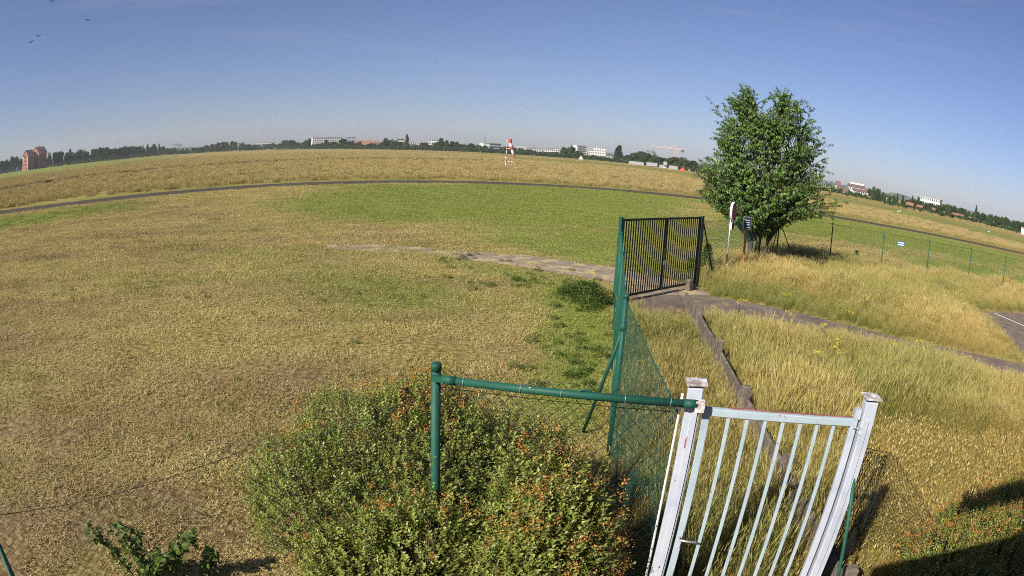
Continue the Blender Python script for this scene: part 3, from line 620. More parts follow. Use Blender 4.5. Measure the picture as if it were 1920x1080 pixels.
wire([(p[0], p[1], t - .06) for p, t in zip(pl, tp)], .0022, 'tension_wire', M_DARKW, ff)
wire([loc(FL[0] + Vector((0, 0, 1.97))), loc(WL - u * (PW / 2 + .025))[:2] + (1.97,)], .0022, 'tension_wire', M_DARKW, ff)
post('fence_post', loc(FL[2])[:2], topz[2] + .12, .024, M_GREENP, ff)
br = MB().tube([loc(FL[2] + Vector((.02, 0, topz[2] - .1))), loc(FL[2] + Vector((.75, -.55, -.02)))], .019, 10).build('brace', M_GREENP, ff, True)
# dark pipe end poking out of the bush
q = G(757, 732, 1.55)
tag(MB().tube([q + Vector((-.08, .05, -.10)), q + Vector((-.02, 0, -.015)), q + Vector((.035, -.015, .015))], .022, 10).build('pipe_end', M_BLACKG, None, True), 'short dark pipe end poking out of the bush left of the green post', 'pipe')

# ---- receding green fence from the white post to the black gate
GL_, GM_, GR_ = G(1166, 411, 2.05), G(1248, 408, 2.05), G(1314, 407, 2.05)
gd = (GR_ - GL_); gd.z = 0; gd.normalize()
F1, F2, F3 = G(1175, 554, 2.0), G(1169, 470.5, 2.0), G(1164, 414, 2.0)
gf = empty('side_fence', (F1.x, F1.y, 0), 0, 'green plastic coated mesh fence receding from the white gate to the black gate', 'fence')
def lg(v, z=None): return (v[0] - F1.x, v[1] - F1.y, v[2] if z is None else z)
for pp in (F1, F2, F2.lerp(F3, .5), F3): post('fence_post', lg(pp)[:2], 2.0, .03, M_GREENP, gf)
bq = G(1092, 812)
MB().tube([lg(F1, 1.63), lg(bq, 0)], .021, 10).build('brace', M_GREENP, gf, True)
MB().tube([lg(F1, 1.60), lg(F1, 1.68)], .037, 12).build('brace_collar', M_GREENP, gf, True)
bq2 = F1 + (F2 - F1) * .3; 
wp = WL - u * (PW / 2 + .03); pl = []; tp = []
for t in np.linspace(0, 1, 10): pl.append(np.array(lg(F1.lerp(Vector((wp.x, wp.y, 2)), t))[:2])); tp.append(1.96 - .03 * math.sin(math.pi * t))
tag(link('chain_link_mesh', chainlink(pl, tp, .03, wd=.036, wr=.0021, wav=.03), M_GREENM, gf), kind='stuff')
wire([(p[0], p[1], t + .0) for p, t in zip(pl, tp)], .0065, 'tension_wire', M_GREENM, gf)
pl = [np.array(lg(p)[:2]) for p in (F1, F2, F3)]
tag(link('chain_link_mesh', chainlink(pl, [1.96] * 3, .03, wd=.036, wr=.0021, wav=.015), M_GREENM, gf), kind='stuff')
for zz in (1.94, 1.0): wire([(p[0], p[1], zz) for p in pl], .004, 'tension_wire', M_GREENM, gf)

# ---- black double gate
bgate = empty('driveway_gate', (GL_.x, GL_.y, 0), math.atan2(gd.y, gd.x), 'black vertical bar double gate standing closed across the path', 'gate')
GLen = (Vector((GR_.x, GR_.y, 0)) - Vector((GL_.x, GL_.y, 0))).length; half = (Vector((GM_.x, GM_.y, 0)) - Vector((GL_.x, GL_.y, 0))).length
for (xx, sz, h) in ((-.02, .09, 2.1), (GLen + .06, .13, 2.08)):
    pst = MB().box((xx, 0, h / 2 - .02), (sz, sz, h), bev=.008).build('gate_post', M_GREENP if xx < 0 else M_BLACKG, bgate)
    MB().box((xx, 0, h - .012), (sz + .02, sz + .02, .02)).build('post_cap', M_GREENP, pst)
for j, (a, b_, nb) in enumerate(((.045, half - .008, 17), (half + .008, GLen - .02, 14))):
    leaf = MB()
    for zz in (.16, 2.03): leaf.box(((a + b_) / 2, 0, zz), (b_ - a, .045, .05))
    for xx in (a + .028, b_ - .028): leaf.box((xx, 0, 1.095), (.056, .0452, 1.82))
    lf = leaf.build('gate_leaf', M_BLACKG, bgate)
    for k in range(nb): MB().box((a + .056 + (b_ - a - .112) * (k + 1) / (nb + 1), 0, 1.095), (.022, .022, 1.83)).build('bar', M_BLACKG, lf)
MB().box((half - .03, -.045, 1.1), (.07, .05, .30)).build('lock_case', M_BLACKG, bgate)
MB().box((half + .05, -.05, 1.16), (.10, .02, .02)).build('lock_handle', M_BLACKG, bgate)
MB().box((half - .028, -.035, .55), (.02, .02, .9)).build('drop_bolt', M_GALV, bgate)
q = G(1291, 545); tag(MB().box((q.x, q.y, .14), (.20, .16, .36), rz=.7, bev=.02).build('gate_stop', M_CONC), 'short concrete gate stop block at the foot of the black gate', 'concrete block')

# ---- far fence turning behind the tree
FT = [G(px, py, 1.95) for px, py in ((1463, 404), (1560.5, 417.5), (1658, 435), (1743, 450), (1822.5, 465), (1886.8, 480))]
FT = [Vector((p.x, p.y, 0)) for p in FT]
# straighten: least squares line, even spacing
ii = np.arange(6); cx_ = np.polyfit(ii, [p.x for p in FT], 1); cy_ = np.polyfit(ii, [p.y for p in FT], 1)
FT = [Vector((p.x * .6 + .4 * np.polyval(cx_, i), p.y * .6 + .4 * np.polyval(cy_, i), 0)) for i, p in enumerate(FT)]
FT.append(FT[-1] * 2 - FT[-2]); FT.append(FT[-1] * 2 - FT[-2])
FS = Vector((GR_.x, GR_.y, 0)) + gd * .16
rf = empty('boundary_fence', FT[0], 0, 'green wire mesh fence running from the black gate behind the tree to the right edge', 'fence')
def lr(v, z=0): return (v.x - FT[0].x, v.y - FT[0].y, z)
for i, p_ in enumerate(FT): post('fence_post', lr(p_)[:2], 1.97 if i else 2.05, .026 if i else .03, M_GREENP if i > 1 else M_BLACKG, rf, cap=False, lean=(random.uniform(-.02, .02), random.uniform(-.02, .02)))
d1 = (FT[1] - FT[0]).normalized(); d0 = (FS - FT[0]).normalized()
for dv in (d1, d0): MB().tube([lr(FT[0], 1.75), lr(FT[0] + dv * .95, -.02)], .02, 8).build('brace', M_BLACKG, rf, True)
MB().tube([lr(FS + gd * .05, 1.85), lr(FS + gd * 1.1, -.02)], .022, 8).build('brace', M_BLACKG, rf, True)
pl = [np.array(lr(p_)[:2]) for p_ in FT]
tag(link('chain_link_mesh', chainlink(pl, [1.92] * len(pl), .03, wd=.055, wr=.0036, wav=.02), M_GREENM, rf), kind='stuff')
pl2 = [np.array(lr(FS)[:2]), np.array(lr(FT[0])[:2])]
tag(link('chain_link_mesh', chainlink(pl2, [1.92, 1.92], .03, wd=.055, wr=.0036, wav=.02), M_GREENM, rf), kind='stuff')
for pp in (pl, pl2):
    for zz in (1.92, 1.35, .6):
        w_ = []
        for a, b_ in zip(pp[:-1], pp[1:]):
            for t in np.linspace(0, 1, 6, endpoint=False): w_.append((*(a * (1 - t) + b_ * t), zz - .035 * math.sin(math.pi * t)))
        w_.append((*pp[-1], zz)); wire(w_, .005 if zz > 1.9 else .0035, 'tension_wire', M_GREENM if zz < 1.9 else M_BLACKG, rf)
# blue sign on it
sa = FT[2].lerp(FT[3], .36); sd_ = (FT[3] - FT[2]).normalized(); sn = Vector((sd_.y, -sd_.x, 0))
zb = AT(1698, 459, math.hypot(sa.x, sa.y)).z
bsn = empty('fence_sign', sa + sn * .03 + Vector((0, 0, zb)), math.atan2(sd_.y, sd_.x), 'small blue sign with two pale lines hung on the wire fence', 'sign')
MB().box((0, 0, 0), (.40, .008, .20)).build('plate', M_BLUE, bsn)
for zz in (.045, -.045):
    for k in range(6): MB().box((-.145 + k * .058, -.0055, zz), (.046, .003, .055)).build('print', M_SWHITE, bsn)

# ---- concrete plank fence in the tall grass
CT = [G(1313, 577, .60), G(1350, 637, .60), G(1400, 725, .60), G(1480, 855, .60)]
CT = [Vector((p.x, p.y, 0)) for p in CT]; CT.append(CT[3] + (CT[3] - CT[2]) * 1.0)
CT.insert(0, CT[0] + (CT[0] - CT[1]) * .95)
cfn = empty('concrete_fence', CT[1], 0, 'low weathered concrete plank fence half buried in tall dry grass', 'fence')
def lc(v, z=0): return Vector((v.x - CT[1].x, v.y - CT[1].y, z))
def rough(o_, a, s):
    me = o_.data; bm = bmesh.new(); bm.from_mesh(me); bmesh.ops.subdivide_edges(bm, edges=bm.edges, cuts=3, use_grid_fill=True)
    for v in bm.verts:
        v.co += Vector((fbm(np.array([v.co.y * 9 + s]), np.array([v.co.z * 9]), 1)[0] - .5, fbm(np.array([v.co.x * 9 + s]), np.array([v.co.z * 9 + 3]), 2)[0] - .5, fbm(np.array([v.co.y * 7 + s]), np.array([v.co.x * 7]), 4)[0] - .5)) * a
    bm.to_mesh(me); bm.free()
for i, p_ in enumerate(CT):
    if i == 0: continue
    dv = (CT[min(i + 1, 5)] - CT[i - 1]); rz = math.atan2(dv.y, dv.x)
    o_ = MB().box(lc(p_, .28), (.12, .14, .66), rz=rz + R(random.uniform(-4, 4)), bev=.012).build('post', M_CONC, cfn); rough(o_, .035, i * 3.1)
for i in range(5):
    a, b_ = CT[i], CT[i + 1]; dv = (b_ - a).normalized()
    for zz, hh in ((.10, .24), (.36, .22)):
        j = random.uniform(-.015, .015)
        o_ = MB().beam(lc(a + dv * .09, zz + j), lc(b_ - dv * .09, zz - j), (.055), hh, bev=.006).build('plank', M_CONC, cfn); rough(o_, .03, i * 7 + zz * 31)
# stick lying in the grass
a, b_ = G(1228, 612, .10), G(1256, 603, .14)
tag(MB().tube([a, (a + b_) / 2 + Vector((0, 0, .03)), b_], [.022, .025, .015], 7).build('broken_stick', M_TWIG, None, True), 'broken dark stick lying in the dry grass before the black gate', 'stick')

# ---- collapsed fence right of the white gate
pg = G(1606, 857, 1.74); pgb = G(1573, 1078, .80); pgl = (pg - pgb) * (1.74 / .94); pg0 = Vector((pg.x - pgl.x, pg.y - pgl.y, 0))
cf = empty('sagging_fence', pg0, 0, 'sagging dark wire mesh with a leaning green stake right of the white gate', 'fence')
post('stake', (0, 0), 1.74, .016, M_GREENP, cf, cap=False, lean=(pgl.x, pgl.y))
def ls(v): return (v[0] - pg0.x, v[1] - pg0.y)
S0 = WR + u * .06 + Vector((0, 0.02, 0)); S1 = G(1700, 900, .9); S2 = G(1745, 985, .55); S3 = G(1800, 1040, .35)
pl = [np.array(ls(v)) for v in (S0, G(1670, 850, 1.25), S1, S2, S3)]
tp = [1.80, 1.25, .92, .62, .40]
tag(link('chain_link_mesh', chainlink(pl, tp, .03, wd=.045, wr=.003, wav=.12), M_DARKW, cf), kind='stuff')
wire([(p[0], p[1], t) for p, t in zip(pl, tp)], .003, 'tension_wire', M_DARKW, cf)

# ---- signs by the gate
q = G(1360, 517) * .95; tp_ = AT(1371, 396, math.hypot(q.x, q.y))
sg = empty('road_sign', q, 0, 'round faded red traffic sign on a grey pole seen almost edge on', 'sign')
hz_ = tp_.z; dxs, dys = (tp_.x - q.x) * .9, (tp_.y - q.y) * .9
MB().tube([(0, 0, -.05), (dxs, dys, hz_ + .25)], .026, 10).build('pole', M_GALV, sg, True)
view = Vector((tp_.x, tp_.y, 0)).normalized(); fa = math.atan2(-view.y, -view.x) + R(75)
nf = Vector((math.cos(fa), math.sin(fa), 0)); tf = Vector((-nf.y, nf.x, 0))
def disc(c, r0, r1, th, name, mat, par, n_=40):
    b = MB(); V = []; 
    for s_ in (0, 1):
        for k in range(n_):
            a = 2 * math.pi * k / n_; V.append(c + tf * math.cos(a) * r1 + Vector((0, 0, math.sin(a) * r1)) + nf * th * s_)
    Fs = [tuple(range(n_ - 1, -1, -1)), tuple(range(n_, 2 * n_))] + [(k, (k + 1) % n_, n_ + (k + 1) % n_, n_ + k) for k in range(n_)]
    return b.add(V, Fs).build(name, mat, par)
c0 = Vector((dxs, dys, hz_)) + nf * .035
dsc = disc(c0, 0, .30, .075, 'sign_box', M_SWHITE, sg)
disc(c0 + nf * .0755, 0, .278, .004, 'red_disc', M_SIGNRED, dsc)
disc(c0 + nf * .080, 0, .19, .003, 'faded_centre', plain('faded_pink', (.36, .10, .13), var=.3, scale=9), dsc)
Mr = Matrix((tf, nf, Vector((0, 0, 1)))).transposed()
MB().box(c0 + nf * .03 + Vector((0, 0, -.46)), (.30, .06, .22), M=Mr).build('lower_plate', M_SWHITE, sg)
MB().box(c0 + nf * .063 + Vector((0, 0, -.46)), (.26, .006, .18), M=Mr).build('plate_face', M_DARK, sg)
q = G(1391, 508) * .93; hp_ = AT(1400, 418, math.hypot(q.x, q.y)); dq = Vector((hp_.x - q.x, hp_.y - q.y, 0))
ns = empty('notice_sign', q, 0, 'small dark notice board with pale edge on a rusty orange post', 'sign')
MB().beam((0, 0, -.05), (dq.x * .9, dq.y * .9, hp_.z - .05), .06, .06).build('post', M_WOODP, ns)
fa2 = math.atan2(-hp_.y, -hp_.x) + R(24); nf2 = Vector((math.cos(fa2), math.sin(fa2), 0)); tf2 = Vector((-nf2.y, nf2.x, 0)); Mr2 = Matrix((tf2, nf2, Vector((0, 0, 1)))).transposed()
cb = Vector((dq.x, dq.y, hp_.z)) + nf2 * .05
MB().box(cb, (.30, .04, .42), M=Mr2, bev=.006).build('frame', M_GALV, ns)
MB().box(cb + nf2 * .022, (.265, .006, .385), M=Mr2).build('panel', M_DARK, ns)
for (x_, z_, w__) in ((-.05, .10, .08), (.05, .10, .07), (-.06, .02, .07), (.035, .02, .11), (-.05, -.05, .03), (.03, -.05, .12), (.02, -.14, .14)):
    MB().box(cb + nf2 * .0262 + tf2 * x_ + Vector((0, 0, z_)), (w__, .002, .028), M=Mr2).build('print', M_PRINT, ns)

# ------------------------------------------------------------------ the cherry tree
def cherry():
    g = np.random.default_rng(21); B = G(1412, 489)
    B = B * (23.6 / B.length); root = empty('cherry_tree', B, 0, 'leafy green cherry tree with forked trunk standing by the fence', 'tree')
    root.scale = (.925, .925, .955); vd = Vector((B.x, B.y, 0)).normalized(); rt = Vector((vd.y, -vd.x, 0))            # rt = to the right as seen from the gate
    prof_z = [1.3, 1.8, 2.1, 2.4, 2.9, 3.6, 4.4, 5.2, 6.0, 6.7, 7.05]; prof_l = [.5, 1.0, 2.4, 3.4, 3.45, 3.1, 2.65, 2.35, 2.05, 1.7, 1.3]; prof_r = [.4, .8, 1.5, 2.9, 3.5, 3.35, 2.85, 2.5, 2.15, 1.75, 1.25]
    tw = MB(); limbs = MB(); LC, LD, LU = [], [], []
    stems = []
    for (ox, oy, tx, ty, h, r) in ((-.10, 0, -.75, .1, 6.2, .11), (.10, .05, .45, -.2, 6.4, .12), (.22, -.08, 1.2, .5, 4.6, .075), (-.02, -.1, .0, -.9, 5.0, .08), (-.2, .1, -1.3, -.3, 4.2, .06)):
        pts = []
        for t in np.linspace(0, 1, 9):
            b = t ** 1.3; w_ = .06 * math.sin(t * 7 + ox * 30)
            pts.append(rt * (ox + (tx - ox) * b + w_ + .35 * t) + vd * (oy + (ty - oy) * b) + Vector((0, 0, h * t - .1)))
        limbs.tube(pts, [r * (1 - .85 * t) + .006 for t in np.linspace(0, 1, 9)], 9); stems.append(pts)
    limbs.tube([rt * .02 + Vector((0, 0, -.2)), rt * .02 + Vector((0, 0, .35))], [.26, .17], 12)
    nbr = 520; zs_ = np.linspace(1.25, 7.0, 200); pz = np.interp(zs_, prof_z, np.array(prof_l) + prof_r) ** 1.7; pz /= pz.sum()
    for i in range(nbr):
        zt = g.choice(zs_, p=pz) if i > 45 else g.uniform(5.6, 7.05); a = g.uniform(0, 2 * math.pi)
        ca, sa = math.cos(a), math.sin(a); rl, rr_ = np.interp(zt, prof_z, prof_l), np.interp(zt, prof_z, prof_r)
        rad = (rr_ if ca > 0 else rl); rdep = (rl + rr_) / 2 * .74; lobe = .70 + .66 * fbm(np.array([math.cos(a) * 1.9 + 7]), np.array([math.sin(a) * 1.9 + zt * 1.25]), 40)[0]; fr = g.uniform(.15, 1.0) ** .36 * g.uniform(.84, 1.04) * lobe
        tip = rt * (ca * rad * fr + .18) + vd * (sa * rdep * fr) + Vector((0, 0, zt))
        if zt > 6.1 and abs((tip - rt * .1).dot(rt)) < .38: tip.z -= .75; zt -= .75
        zb = max(.75, zt - .55 * fr * rad - g.uniform(.4, 1.1)); best = None
        for st in stems:
            for q in st[2:]:
                if q.z <= zb + .25:
                    d_ = (q - tip).length
                    if best is None or d_ < best[0]: best = (d_, q)
        p0 = best[1]; d_ = tip - p0; out_ = Vector((d_.x, d_.y, 0))
        c1 = p0 + d_ * .35 + Vector((0, 0, .22 * d_.length)); bz = []
        for t in np.linspace(0, 1, 6): bz.append(p0 * (1 - t) ** 2 + c1 * 2 * t * (1 - t) + tip * t * t)
        tw.tube(bz, [.022 * (1 - t) + .005 for t in np.linspace(0, 1, 6)], 5, cap=False)
        on = out_.normalized() if out_.length > .1 else Vector((g.normal(), g.normal(), 0)).normalized()
        for k in range(8):
            t = .45 + .55 * (k + g.uniform()) / 8; q = p0 * (1 - t) ** 2 + c1 * 2 * t * (1 - t) + tip * t * t
            dv = (on * g.uniform(.2, 1) + Vector((g.normal() * .55, g.normal() * .55, g.uniform(-.15, .75)))).normalized(); ln = g.uniform(.18, .40)
            e = q + dv * ln; tw.tube([q, q + dv * ln * .5 + Vector((0, 0, .02)), e], [.006, .004, .002], 3, cap=False)
            for j in range(14):
                s_ = (j + .6) / 14; c = q + dv * ln * s_
                ld = dv * .55 + Vector((g.normal() * .6, g.normal() * .6, -.85 + g.normal() * .3))
                LC.append(c); LD.append(ld); LU.append((g.normal() * .4 + dv.x, g.normal() * .4 + dv.y, 1.0))
    nl = len(LC); LC, LD, LU = np.array(LC), np.array(LD), np.array(LU)
    V, F, A = leafset(LC, LD, LU, g.uniform(.085, .145, nl), g.uniform(.034, .056, nl), fold=.18)
    cr_ = link('crown', np_mesh('crown', V, F, dict(rnd=A)), M_CHERRY, root)
    tw.build('twigs', M_BARK, cr_, True); limbs.build('trunk', M_BARK, root, True)
cherry()

# ------------------------------------------------------------------ hedges and bushes
def bush(name, label, blobs, n_spr, bloom, seed, cat='bush', leafL=(.022, .036), mat=M_HEDGE, front_only=True):
    g = np.random.default_rng(seed); b0 = blobs[0]; o0 = np.array((b0[0][0], b0[0][1], 0.0))
    root = empty(name, tuple(o0), 0, label, cat)
    wts = np.array([b[1][0] * b[1][2] for b in blobs]); wts = wts / wts.sum()
    C, D = [], []
    while len(C) < n_spr:
        k = g.choice(len(blobs), p=wts); c, r = np.array(blobs[k][0]), np.array(blobs[k][1])
        d = g.normal(size=3); d /= np.linalg.norm(d)
        if d[2] < -.5: continue
        lump = .66 + .68 * fbm(np.array([d[0] * 3 + k * 7 + 9]), np.array([d[1] * 3 + d[2] * 2 + 4]), seed)[0]
        s_ = lump * (1 - abs(g.normal(0, .10)) if g.uniform() < .78 else g.uniform(.45, .95))
        p_ = c + d * r * s_
        if p_[2] < .04: continue
        bad = False
        for kk, (c2, r2) in enumerate(blobs):
            if kk != k and np.linalg.norm((p_ - c2) / r2) < .62: bad = True; break
        if bad: continue
        C.append(p_ - o0); D.append(d)
    C, D = np.array(C), np.array(D)
    dirs = D * .9 + np.array([0, 0, .75]) + g.normal(0, .45, C.shape); dirs /= np.linalg.norm(dirs, axis=1)[:, None]
    ln = g.uniform(.10, .22, len(C)); sh = g.uniform(size=len(C)) < .07; ln = np.where(sh, g.uniform(.26, .42, len(C)), ln); dirs = np.where(sh[:, None], dirs * .6 + np.array([0, 0, .6]), dirs); dirs /= np.linalg.norm(dirs, axis=1)[:, None]; tip = C + dirs * ln[:, None]
    nl = 13; LC, LD, LU, LR = [], [], [], []
    tone = g.uniform(0, .45, len(C))
    sx = np.cross(dirs, [0.3, .2, 1.0]); sx /= np.linalg.norm(sx, axis=1)[:, None]; sy = np.cross(dirs, sx)
    for j in range(nl):
        t = (j + .5) / nl; a = j * 2.4 + g.uniform(0, .5, len(C))
        side = sx * np.cos(a)[:, None] + sy * np.sin(a)[:, None]
        LC.append(C + dirs * (ln * t)[:, None]); LD.append(dirs * (.45 + .5 * t) + side * 1.0 + g.normal(0, .15, C.shape)); LU.append(dirs + g.normal(0, .2, C.shape)); LR.append(np.clip(tone + .25 * t + g.uniform(0, .3, len(C)), 0, 1))
    LC, LD, LU, LR = map(np.concatenate, (LC, LD, LU, LR)); n_ = len(LC)
    V, F, A = leafset(LC, LD, LU, g.uniform(*leafL, n_), g.uniform(leafL[0] * .52, leafL[1] * .55, n_), fold=.15, rnd=LR)
    fol = link('foliage', np_mesh('foliage', V, F, dict(rnd=A)), mat, root)
    # twigs
    sel = g.choice(len(C), min(len(C), 900), replace=False); tb_ = MB()
    for i in sel:
        q = Vector(C[i]); dn = Vector(D[i]); tb_.tube([q - dn * .28 - Vector((0, 0, .25)), q, Vector(tip[i])], [.006, .004, .0015], 3, cap=False)
    for k in range(14):
        c, r = blobs[k % len(blobs)]; a = g.uniform(0, 6.283); p_ = Vector((c[0] - o0[0] + g.uniform(-.3, .3) * r[0], c[1] - o0[1] + g.uniform(-.3, .3) * r[1], 0))
        tb_.tube([p_, p_ + Vector((math.cos(a) * .2 * r[0], math.sin(a) * .2 * r[1], c[2] * .7)), p_ + Vector((math.cos(a) * .5 * r[0], math.sin(a) * .5 * r[1], c[2] + r[2] * .5))], [.018, .012, .005], 5)
    tb_.build('stems', M_TWIG, root)
    # faded flower heads
    if bloom:
        pr = np.array([bloom(c + o0, d) for c, d in zip(C, D)]); sel = np.nonzero(g.uniform(size=len(C)) < pr)[0]
        FC, FD = [], []
        for i in sel:
            for j in range(26): FC.append(tip[i] + g.normal(0, .023, 3) + dirs[i] * .01); FD.append(g.normal(size=3) + dirs[i])
        FC, FD = np.array(FC), np.array(FD); m_ = len(FC)
        V, F, A = leafset(FC, FD, g.normal(size=(m_, 3)), g.uniform(.010, .019, m_), g.uniform(.008, .015, m_), fold=.3)
        link('blossom', np_mesh('blossom', V, F, dict(rnd=A)), M_HBLOOM, root)
    return root
bush('hedge_bush', 'large rounded bush with yellow green leaves left of the green fence post',
     [((-1.10, 5.05, .58), (.90, .80, .80)), ((-.66, 5.0, .70), (.55, .60, .82)), ((-1.55, 4.60, .45), (.62, .62, .66)), ((-.95, 4.30, .35), (.62, .55, .62)), ((-.40, 4.95, .62), (.40, .45, .80)), ((.05, 5.0, .50), (.45, .42, .80)), ((.35, 5.1, .45), (.35, .4, .62)), ((-.5, 4.2, .25), (.45, .4, .55)), ((-.52, 3.75, .55), (.42, .32, .62)), ((-.95, 3.75, .3), (.5, .35, .55))],
     9000, lambda p_, d: (.03 + .06 * (p_[2] > 1.1)) * (1.8 if vnoise(np.array([p_[0] * 3]), np.array([p_[1] * 3 + p_[2] * 3]), 2)[0] > .5 else .2), 31)
bush('flowering_bush', 'dense bush full of faded orange flower heads in front of the green rail',
     [((.38, 3.62, .68), (.38, .36, .80)), ((.50, 3.72, .54), (.27, .32, .70)), ((.18, 3.45, .52), (.27, .31, .70)), ((.15, 3.82, .88), (.22, .25, .58))],
     4900, lambda p_, d: (.12 if p_[0] > .25 and p_[2] > .9 else (.08 if p_[0] > .1 else .03)) * (1.7 if vnoise(np.array([p_[0] * 4]), np.array([p_[1] * 4 + p_[2] * 4]), 3)[0] > .5 else .25), 33)
bush('clipped_hedge', 'low clipped hedge with orange flower heads half in building shade',
     [((4.35, 3.55, .16), (.6, .45, .40)), ((5.05, 3.75, .20), (.65, .5, .46)), ((5.75, 3.85, .20), (.7, .5, .44)), ((6.4, 4.0, .2), (.7, .5, .44)), ((3.75, 3.35, .08), (.45, .35, .26)), ((5.0, 3.05, .2), (.9, .55, .48)), ((4.1, 2.9, .15), (.7, .45, .36))],
     6000, lambda p_, d: .16, 35, cat='hedge')
# leafy saplings by the left fence
def sapling(name, label, stems, seed):
    g = np.random.default_rng(seed); o0 = stems[0][0]; root = empty(name, (o0.x, o0.y, 0), 0, label, 'plant'); tb_ = MB(); LC, LD, LU = [], [], []
    off = Vector((o0.x, o0.y, 0))
    for a, b_ in stems:
        a, b_ = a - off, b_ - off; mid = (a + b_) / 2 + Vector((g.normal() * .06, g.normal() * .06, .08)); pts = [a * (1 - t) ** 2 + mid * 2 * t * (1 - t) + b_ * t * t for t in np.linspace(0, 1, 7)]
        tb_.tube(pts, [.008 * (1 - t) + .002 for t in np.linspace(0, 1, 7)], 5)
        for t in np.linspace(.12, 1, 30):
            q = a * (1 - t) ** 2 + mid * 2 * t * (1 - t) + b_ * t * t
            for s_ in (-1, 1, 0): an = g.uniform(0, 6.28); LC.append(q); LD.append((math.cos(an), math.sin(an), g.uniform(-.3, .6))); LU.append((g.normal() * .3, g.normal() * .3, 1))
    n_ = len(LC); V, F, A = leafset(np.array(LC) + g.normal(0, .03, (n_, 3)), LD, LU, g.uniform(.04, .11, n_), g.uniform(.025, .07, n_), fold=.15)
    link('leaves', np_mesh('leaves', V, F, dict(rnd=A)), M_WEED, root); tb_.build('stem', M_TWIG, root, True)
def pair(px0, py0, px1, py1, z1): q = G(px1, py1, z1); b = G(px0, py0); return (b, q)
sapling('sapling', 'broad leaved green sapling behind the mesh at the lower left', [pair(285, 1078, 215, 985, .55), pair(290, 1079, 300, 1040, .4), pair(250, 1079, 165, 990, .6), pair(280, 1079, 255, 1000, .5)], 3)
sapling('sapling', 'leafy green sapling with an upright pale tip right of its larger neighbour', [pair(325, 1079, 365, 1000, .5), pair(320, 1079, 340, 1025, .4), pair(390, 1079, 400, 1035, .3)], 4)
# small dark shrubs
def shrub(px, py, h, wd, label, seed, mat, name='small_shrub'):
    g = np.random.default_rng(seed); b = G(px, py); root = empty(name, b, 0, label, 'shrub'); n_ = 900
    zz = g.uniform(.05, 1, n_); a = g.uniform(0, 6.283, n_); rr = wd / 2 * np.sqrt(g.uniform(size=n_)) * (1 - zz ** 2 * .8)
    C = np.stack([rr * np.cos(a), rr * np.sin(a), zz * h], 1); D = np.stack([np.cos(a), np.sin(a), g.uniform(.2, 1.4, n_)], 1)
    V, F, A = leafset(C, D, np.tile([0, 0, 1.], (n_, 1)), g.uniform(.05, .10, n_), g.uniform(.025, .045, n_)); link('foliage', np_mesh('foliage', V, F, dict(rnd=A)), mat, root)
    MB().tube([(0, 0, -.02), (0, 0, h * .8)], [.02, .006], 6).build('stem', M_TWIG, root, True)
shrub(1893, 545, .75, .45, 'small dark upright shrub by the last fence post on the right', 5, M_FAR[0])
shrub(1322, 523, 1.1, .5, 'leafy climber hugging the right post of the black gate', 6, M_WEED)
shrub(1605, 487, .45, .3, 'thin green weed at the fence foot right of the tree shadow', 8, M_WEED)
shrub(1100, 568, .5, 1.7, 'low green shrub at the path end left of the green fence', 9, M_WEED)
# yellow flowering weeds
fl = [(1380, 600), (1405, 632), (1474, 622), (1650, 555), (1535, 648), (1780, 602), (1805, 592), (1850, 615), (1672, 668), (1712, 672), (1680, 690), (1800, 706), (1525, 700), (1560, 700), (1560, 678), (1590, 610), (1110, 545), (1620, 585), (1740, 545), (1470, 570)]
flm, flp = None, None
fl.sort(); cnt_ = {}
for i, (px, py) in enumerate(fl):
    g = np.random.default_rng(100 + i); b = G(px, py + 14); h = g.uniform(.45, .7); where = 'below the asphalt path' if py > 596 + (px - 1400) * .16 else 'between the asphalt path and the far fence'
    if px == 1110: where = 'in the green weeds beside the receding fence'
    cnt_[where] = cnt_.get(where, 0) + 1; od_ = {1: '1st', 2: '2nd', 3: '3rd'}.get(cnt_[where], '%dth' % cnt_[where])
    r_ = empty('ragwort', b, g.uniform(0, 6), 'yellow flowering ragwort stalk %s%s' % (where, '' if px == 1110 else ', %s from the left' % od_), 'flower', 'yellow ragwort')
    if flm is None:
        s_ = MB(); f_ = MB(); gg = np.random.default_rng(5)
        for k in range(5):
            e = Vector((gg.normal() * .10, gg.normal() * .10, gg.uniform(.6, .8))); s_.tube([(0, 0, 0), e * .6, e], [.006, .004, .003], 4)
            for j in range(7):
                c = e + Vector((gg.normal() * .035, gg.normal() * .035, gg.normal() * .012)); n6 = 6
                f_.add([c + Vector((0, 0, .006))] + [c + Vector((math.cos(2 * math.pi * q / n6) * .014, math.sin(2 * math.pi * q / n6) * .014, 0)) for q in range(n6)], [(0, 1 + q, 1 + (q + 1) % n6) for q in range(n6)])
        so = s_.build('stalk', M_WEED, r_); fo = tag(f_.build('flower_head', M_YELLOW, r_), kind='stuff'); flm, flp = so, fo
    else:
        for src in (flm, flp): c = src.copy(); COL.objects.link(c); c.parent = r_
    r_.scale = (h / .75,) * 3

